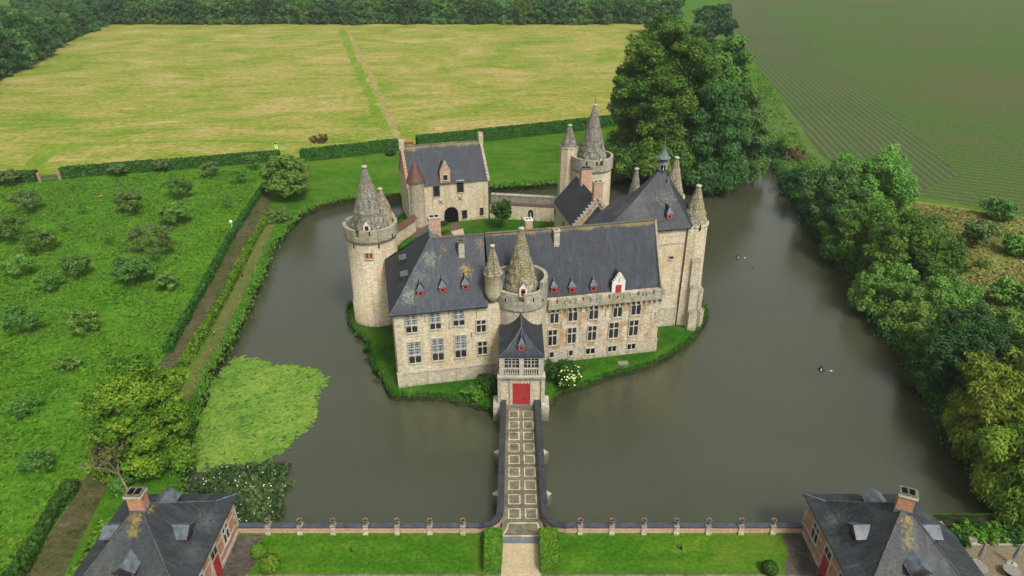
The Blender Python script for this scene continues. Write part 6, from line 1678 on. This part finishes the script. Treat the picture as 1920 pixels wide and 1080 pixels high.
def table(loc, label):
    t = thing('table', loc, label, "table", "round tables on the terrace")
    m = MB(); m.lathe(0, 0, [(.78, .7), (.8, .72), (.8, .75), (0, .751)], 24, 'table_grey', smooth=False); build_local(m, 'tabletop', t)
    m = MB(); m.lathe(0, 0, [(.35, 0), (.33, .05), (.06, .1), (.06, .7)], 12, 'black_iron', smooth=False); build_local(m, 'leg', t)
table(G(1833, 1072), "round grey table beside the parasol nearer the lodge")
table(G(1893, 1078), "round grey table beside the parasol at the right edge")

# ------------------------------------------------------------------ small things
def bird(loc, label, rz, white=False):
    t = thing('bird', loc, label, "bird", None, rz)
    m = MB()
    m.lathe(0, 0, [(0, .18), (.10, .24), (.13, .42), (.10, .6), (.05, .74), (.045, .86), (0, .88)], 10, 'black_iron')
    for s_ in (-1, 1): m.tube((s_ * .05, 0, 0), (s_ * .05, 0, .25), .018, .02, 5, 'black_iron')
    m.tube((0, .02, .83), (0, -.1, .9), .05, .04, 6, 'black_iron'); m.tube((0, -.1, .9), (0, -.27, .88), .025, .006, 5, 'black_iron')
    m.tube((0, .08, .35), (0, .32, .12), .09, .02, 6, 'black_iron')
    build_local(m, 'body', t)
    m = MB(); m.lathe(.03, -.06, [(0, .4), (.075, .47), (.08, .58), (.04, .7), (0, .72)], 8, 'white_plastic' if white else 'table_grey'); build_local(m, 'breast', t)
bird(G(660, 1035), "upright black bird on the lawn left of the bridge", .6); bird(G(1276, 1031), "upright black bird on the lawn right of the bridge", 3.9)
bird(G(402, 628), "black and white upright bird on the left bank, lower of two", 1.0, True); bird(G(455, 519), "dark upright bird on the left bank, upper of two", 2.0)
def buoy(loc, label, rz):
    t = thing('buoy', loc, label, "buoy", None, rz)
    m = MB(); c = [(-.45, -.4, 0), (.5, -.4, 0), (.5, .4, 0), (-.45, .4, 0)]; tp = Vector((-.05, 0, 1.0))
    for i in range(4): m.poly([c[i], c[(i + 1) % 4], tp], 'black_iron')
    build_local(m, 'frame', t)
    m = MB(); m.poly([(-.30, -.42, .2), (-.08, -.42, .2), (-.12, -.2, .6)], 'float_grey'); build_local(m, 'panel', t)
    m = MB(); m.tube((.4, 0, -.05), (1.3, -.1, .02), .05, .05, 6, 'black_iron'); build_local(m, 'hose', t)
    m = MB(); m.lathe(0, 0, [(0, -.12), (.15, -.06), (.17, .08), (.1, .16), (0, .18)], 12, 'float_grey')
    m.v = [(1.45 + x * 1.3, -.1 + y, z * .8) for x, y, z in m.v]; build_local(m, 'float', t)
buoy(G(1384, 484, WATER_Z), "black and white floating object with a white float on the moat, the farther of two", 0.1); buoy(G(1540, 694, WATER_Z), "black and white floating object with a white float on the moat, the nearer of two", -.1)
m = MB(); m.lathe(0, 0, [(0, -.05), (.3, 0), (.2, .14), (0, .2)], 10, 'bark'); o = m.build('duck'); o.location = G(1412, 502, WATER_Z); tag(o, "small dark duck on the water near the farther floating object", "duck")
st = thing('marker_post', G(435, 428), "white rounded top on a thin stake in the orchard grass beside the track", "marker")
m = MB(); m.tube((0, 0, -.1), (0, 0, 1.3), .04, .03, 6, 'white_plastic'); m.tube((.3, 0, -.1), (.08, 0, 1.3), .03, .03, 5, 'white_plastic'); build_local(m, 'stake', st)
m = MB(); m.lathe(0, 0, [(0, 1.2), (.24, 1.3), (.34, 1.6), (.26, 1.88), (0, 1.95)], 12, 'white_plastic'); build_local(m, 'cap', st)
sb = thing('signboard', G(518.5, 281), "pale green two-panel signboard with a dark top at the hay field's edge", "sign")
m = MB()
for s_ in (-1, 1): m.box(WF, s_ * .28 - .22, s_ * .28 + .22, -.05, .05, .25, 1.7, 'pale_green')
build_local(m, 'panel', sb)
m = MB(); m.lathe(0, 0, [(.1, 1.7), (.26, 1.85), (.22, 2.15), (0, 2.25)], 10, 'black_iron'); m.tube((0, .1, 0), (0, .1, 1.8), .06, .06, 6, 'black_iron'); build_local(m, 'post', sb)
# wooden field gate in the hedge gap
fg = thing('field_gate', G(95, 339), "wooden field gate between two pale posts in the hedge gap", "gate")
b0 = fg.location.copy()
for (x, y) in [(77, 342), (114, 337)]:
    q = G(x, y) - b0; m = MB(); m.box(Fr(0, q.x, q.y), -.35, .35, -.35, .35, -.2, 2.7, 'post_wood'); build_local(m, 'post', fg)
m = MB(); qa, qb = G(77, 342) - b0, G(114, 337) - b0
for z in (.4, .8, 1.2, 1.5): m.tube(qa + Vector((0, 0, z)), qb + Vector((0, 0, z)), .09, .09, 5, 'bark')
build_local(m, 'bars', fg)
# small red gate behind the gatehouse
q = G(760, 279); q2 = G(773, 277.5)
rg_ = thing('red_gate', q, "small red wooden gate in the hedge gap behind the gatehouse", "gate")
fr = Fr(8, q.x - 1.6, q.y); m = MB()
for z0, z1 in ((.1, .9), (1.2, 2.0)): m.box(fr, -.1, 4.0, -.06, .06, z0, z1, 'dull_red', bottom=True)
m.build('panel', rg_)
for uu in (-.2, 1.9, 4.0):
    m = MB(); m.box(fr, uu - .13, uu + .13, -.12, .12, -.1, 2.4, 'dull_red'); m.build('post', rg_)
m = MB(); q = G(1168, 680, -.5); m.box(Fr(8, q.x, q.y), -.8, .8, -.45, .45, -.7, -.47, 'table_grey'); o = m.build('cover_slab', None, (q.x, q.y, -.55)); tag(o, "grey stone slab lying in the grass in front of the crenellated wing", "slab")
for (x, y, mat, lab) in [(188, 368, 'orange_cloth', "small orange sheet on the orchard grass"), (222, 353, 'blue_cloth', "small blue sheet on the orchard grass")]:
    m = MB(); q = G(x, y); rl = random.Random(x)
    pts = [(cos(a) * rl.uniform(.5, .9), sin(a) * rl.uniform(.4, .8)) for a in [i * .785 for i in range(8)]]
    m.prism([(q.x + a, q.y + b) for a, b in pts], 0.0, .12, mat); o = m.build('sheet', None, (q.x, q.y, 0)); tag(o, lab, "cloth")
# heap of cuttings and bush in the hay field
bush(G(600, 266), "dark heap of brushwood on the hay field near the track end", 2.2, 1.6, 'leaf_brown', 700, .4, 340, clumps=8, rx=1.4)

# ------------------------------------------------------------------ air
hz = NT("air"); hz.t.nodes.remove(hz.t.nodes[0]) if False else None
pv = hz.n("VolumePrincipled"); pv.inputs['Color'].default_value = (0.90, 0.93, 0.91, 1); pv.inputs['Density'].default_value = 0.0001; pv.inputs['Anisotropy'].default_value = 0.0
hz.t.links.new(pv.outputs[0], hz.out.inputs['Volume'])
m = MB(); P8 = [(x, y) for x, y in ((-1700, -350), (1700, -350), (1700, 2700), (-1700, 2700))]
m.prism(P8, -4.2, 66.0, "air"); m.poly([(x, y, -4.2) for x, y in P8[::-1]], "air")
hz_o = m.build("haze"); tag(hz_o, kind='stuff', label="thin pale haze in the damp air over the fields", cat="haze")
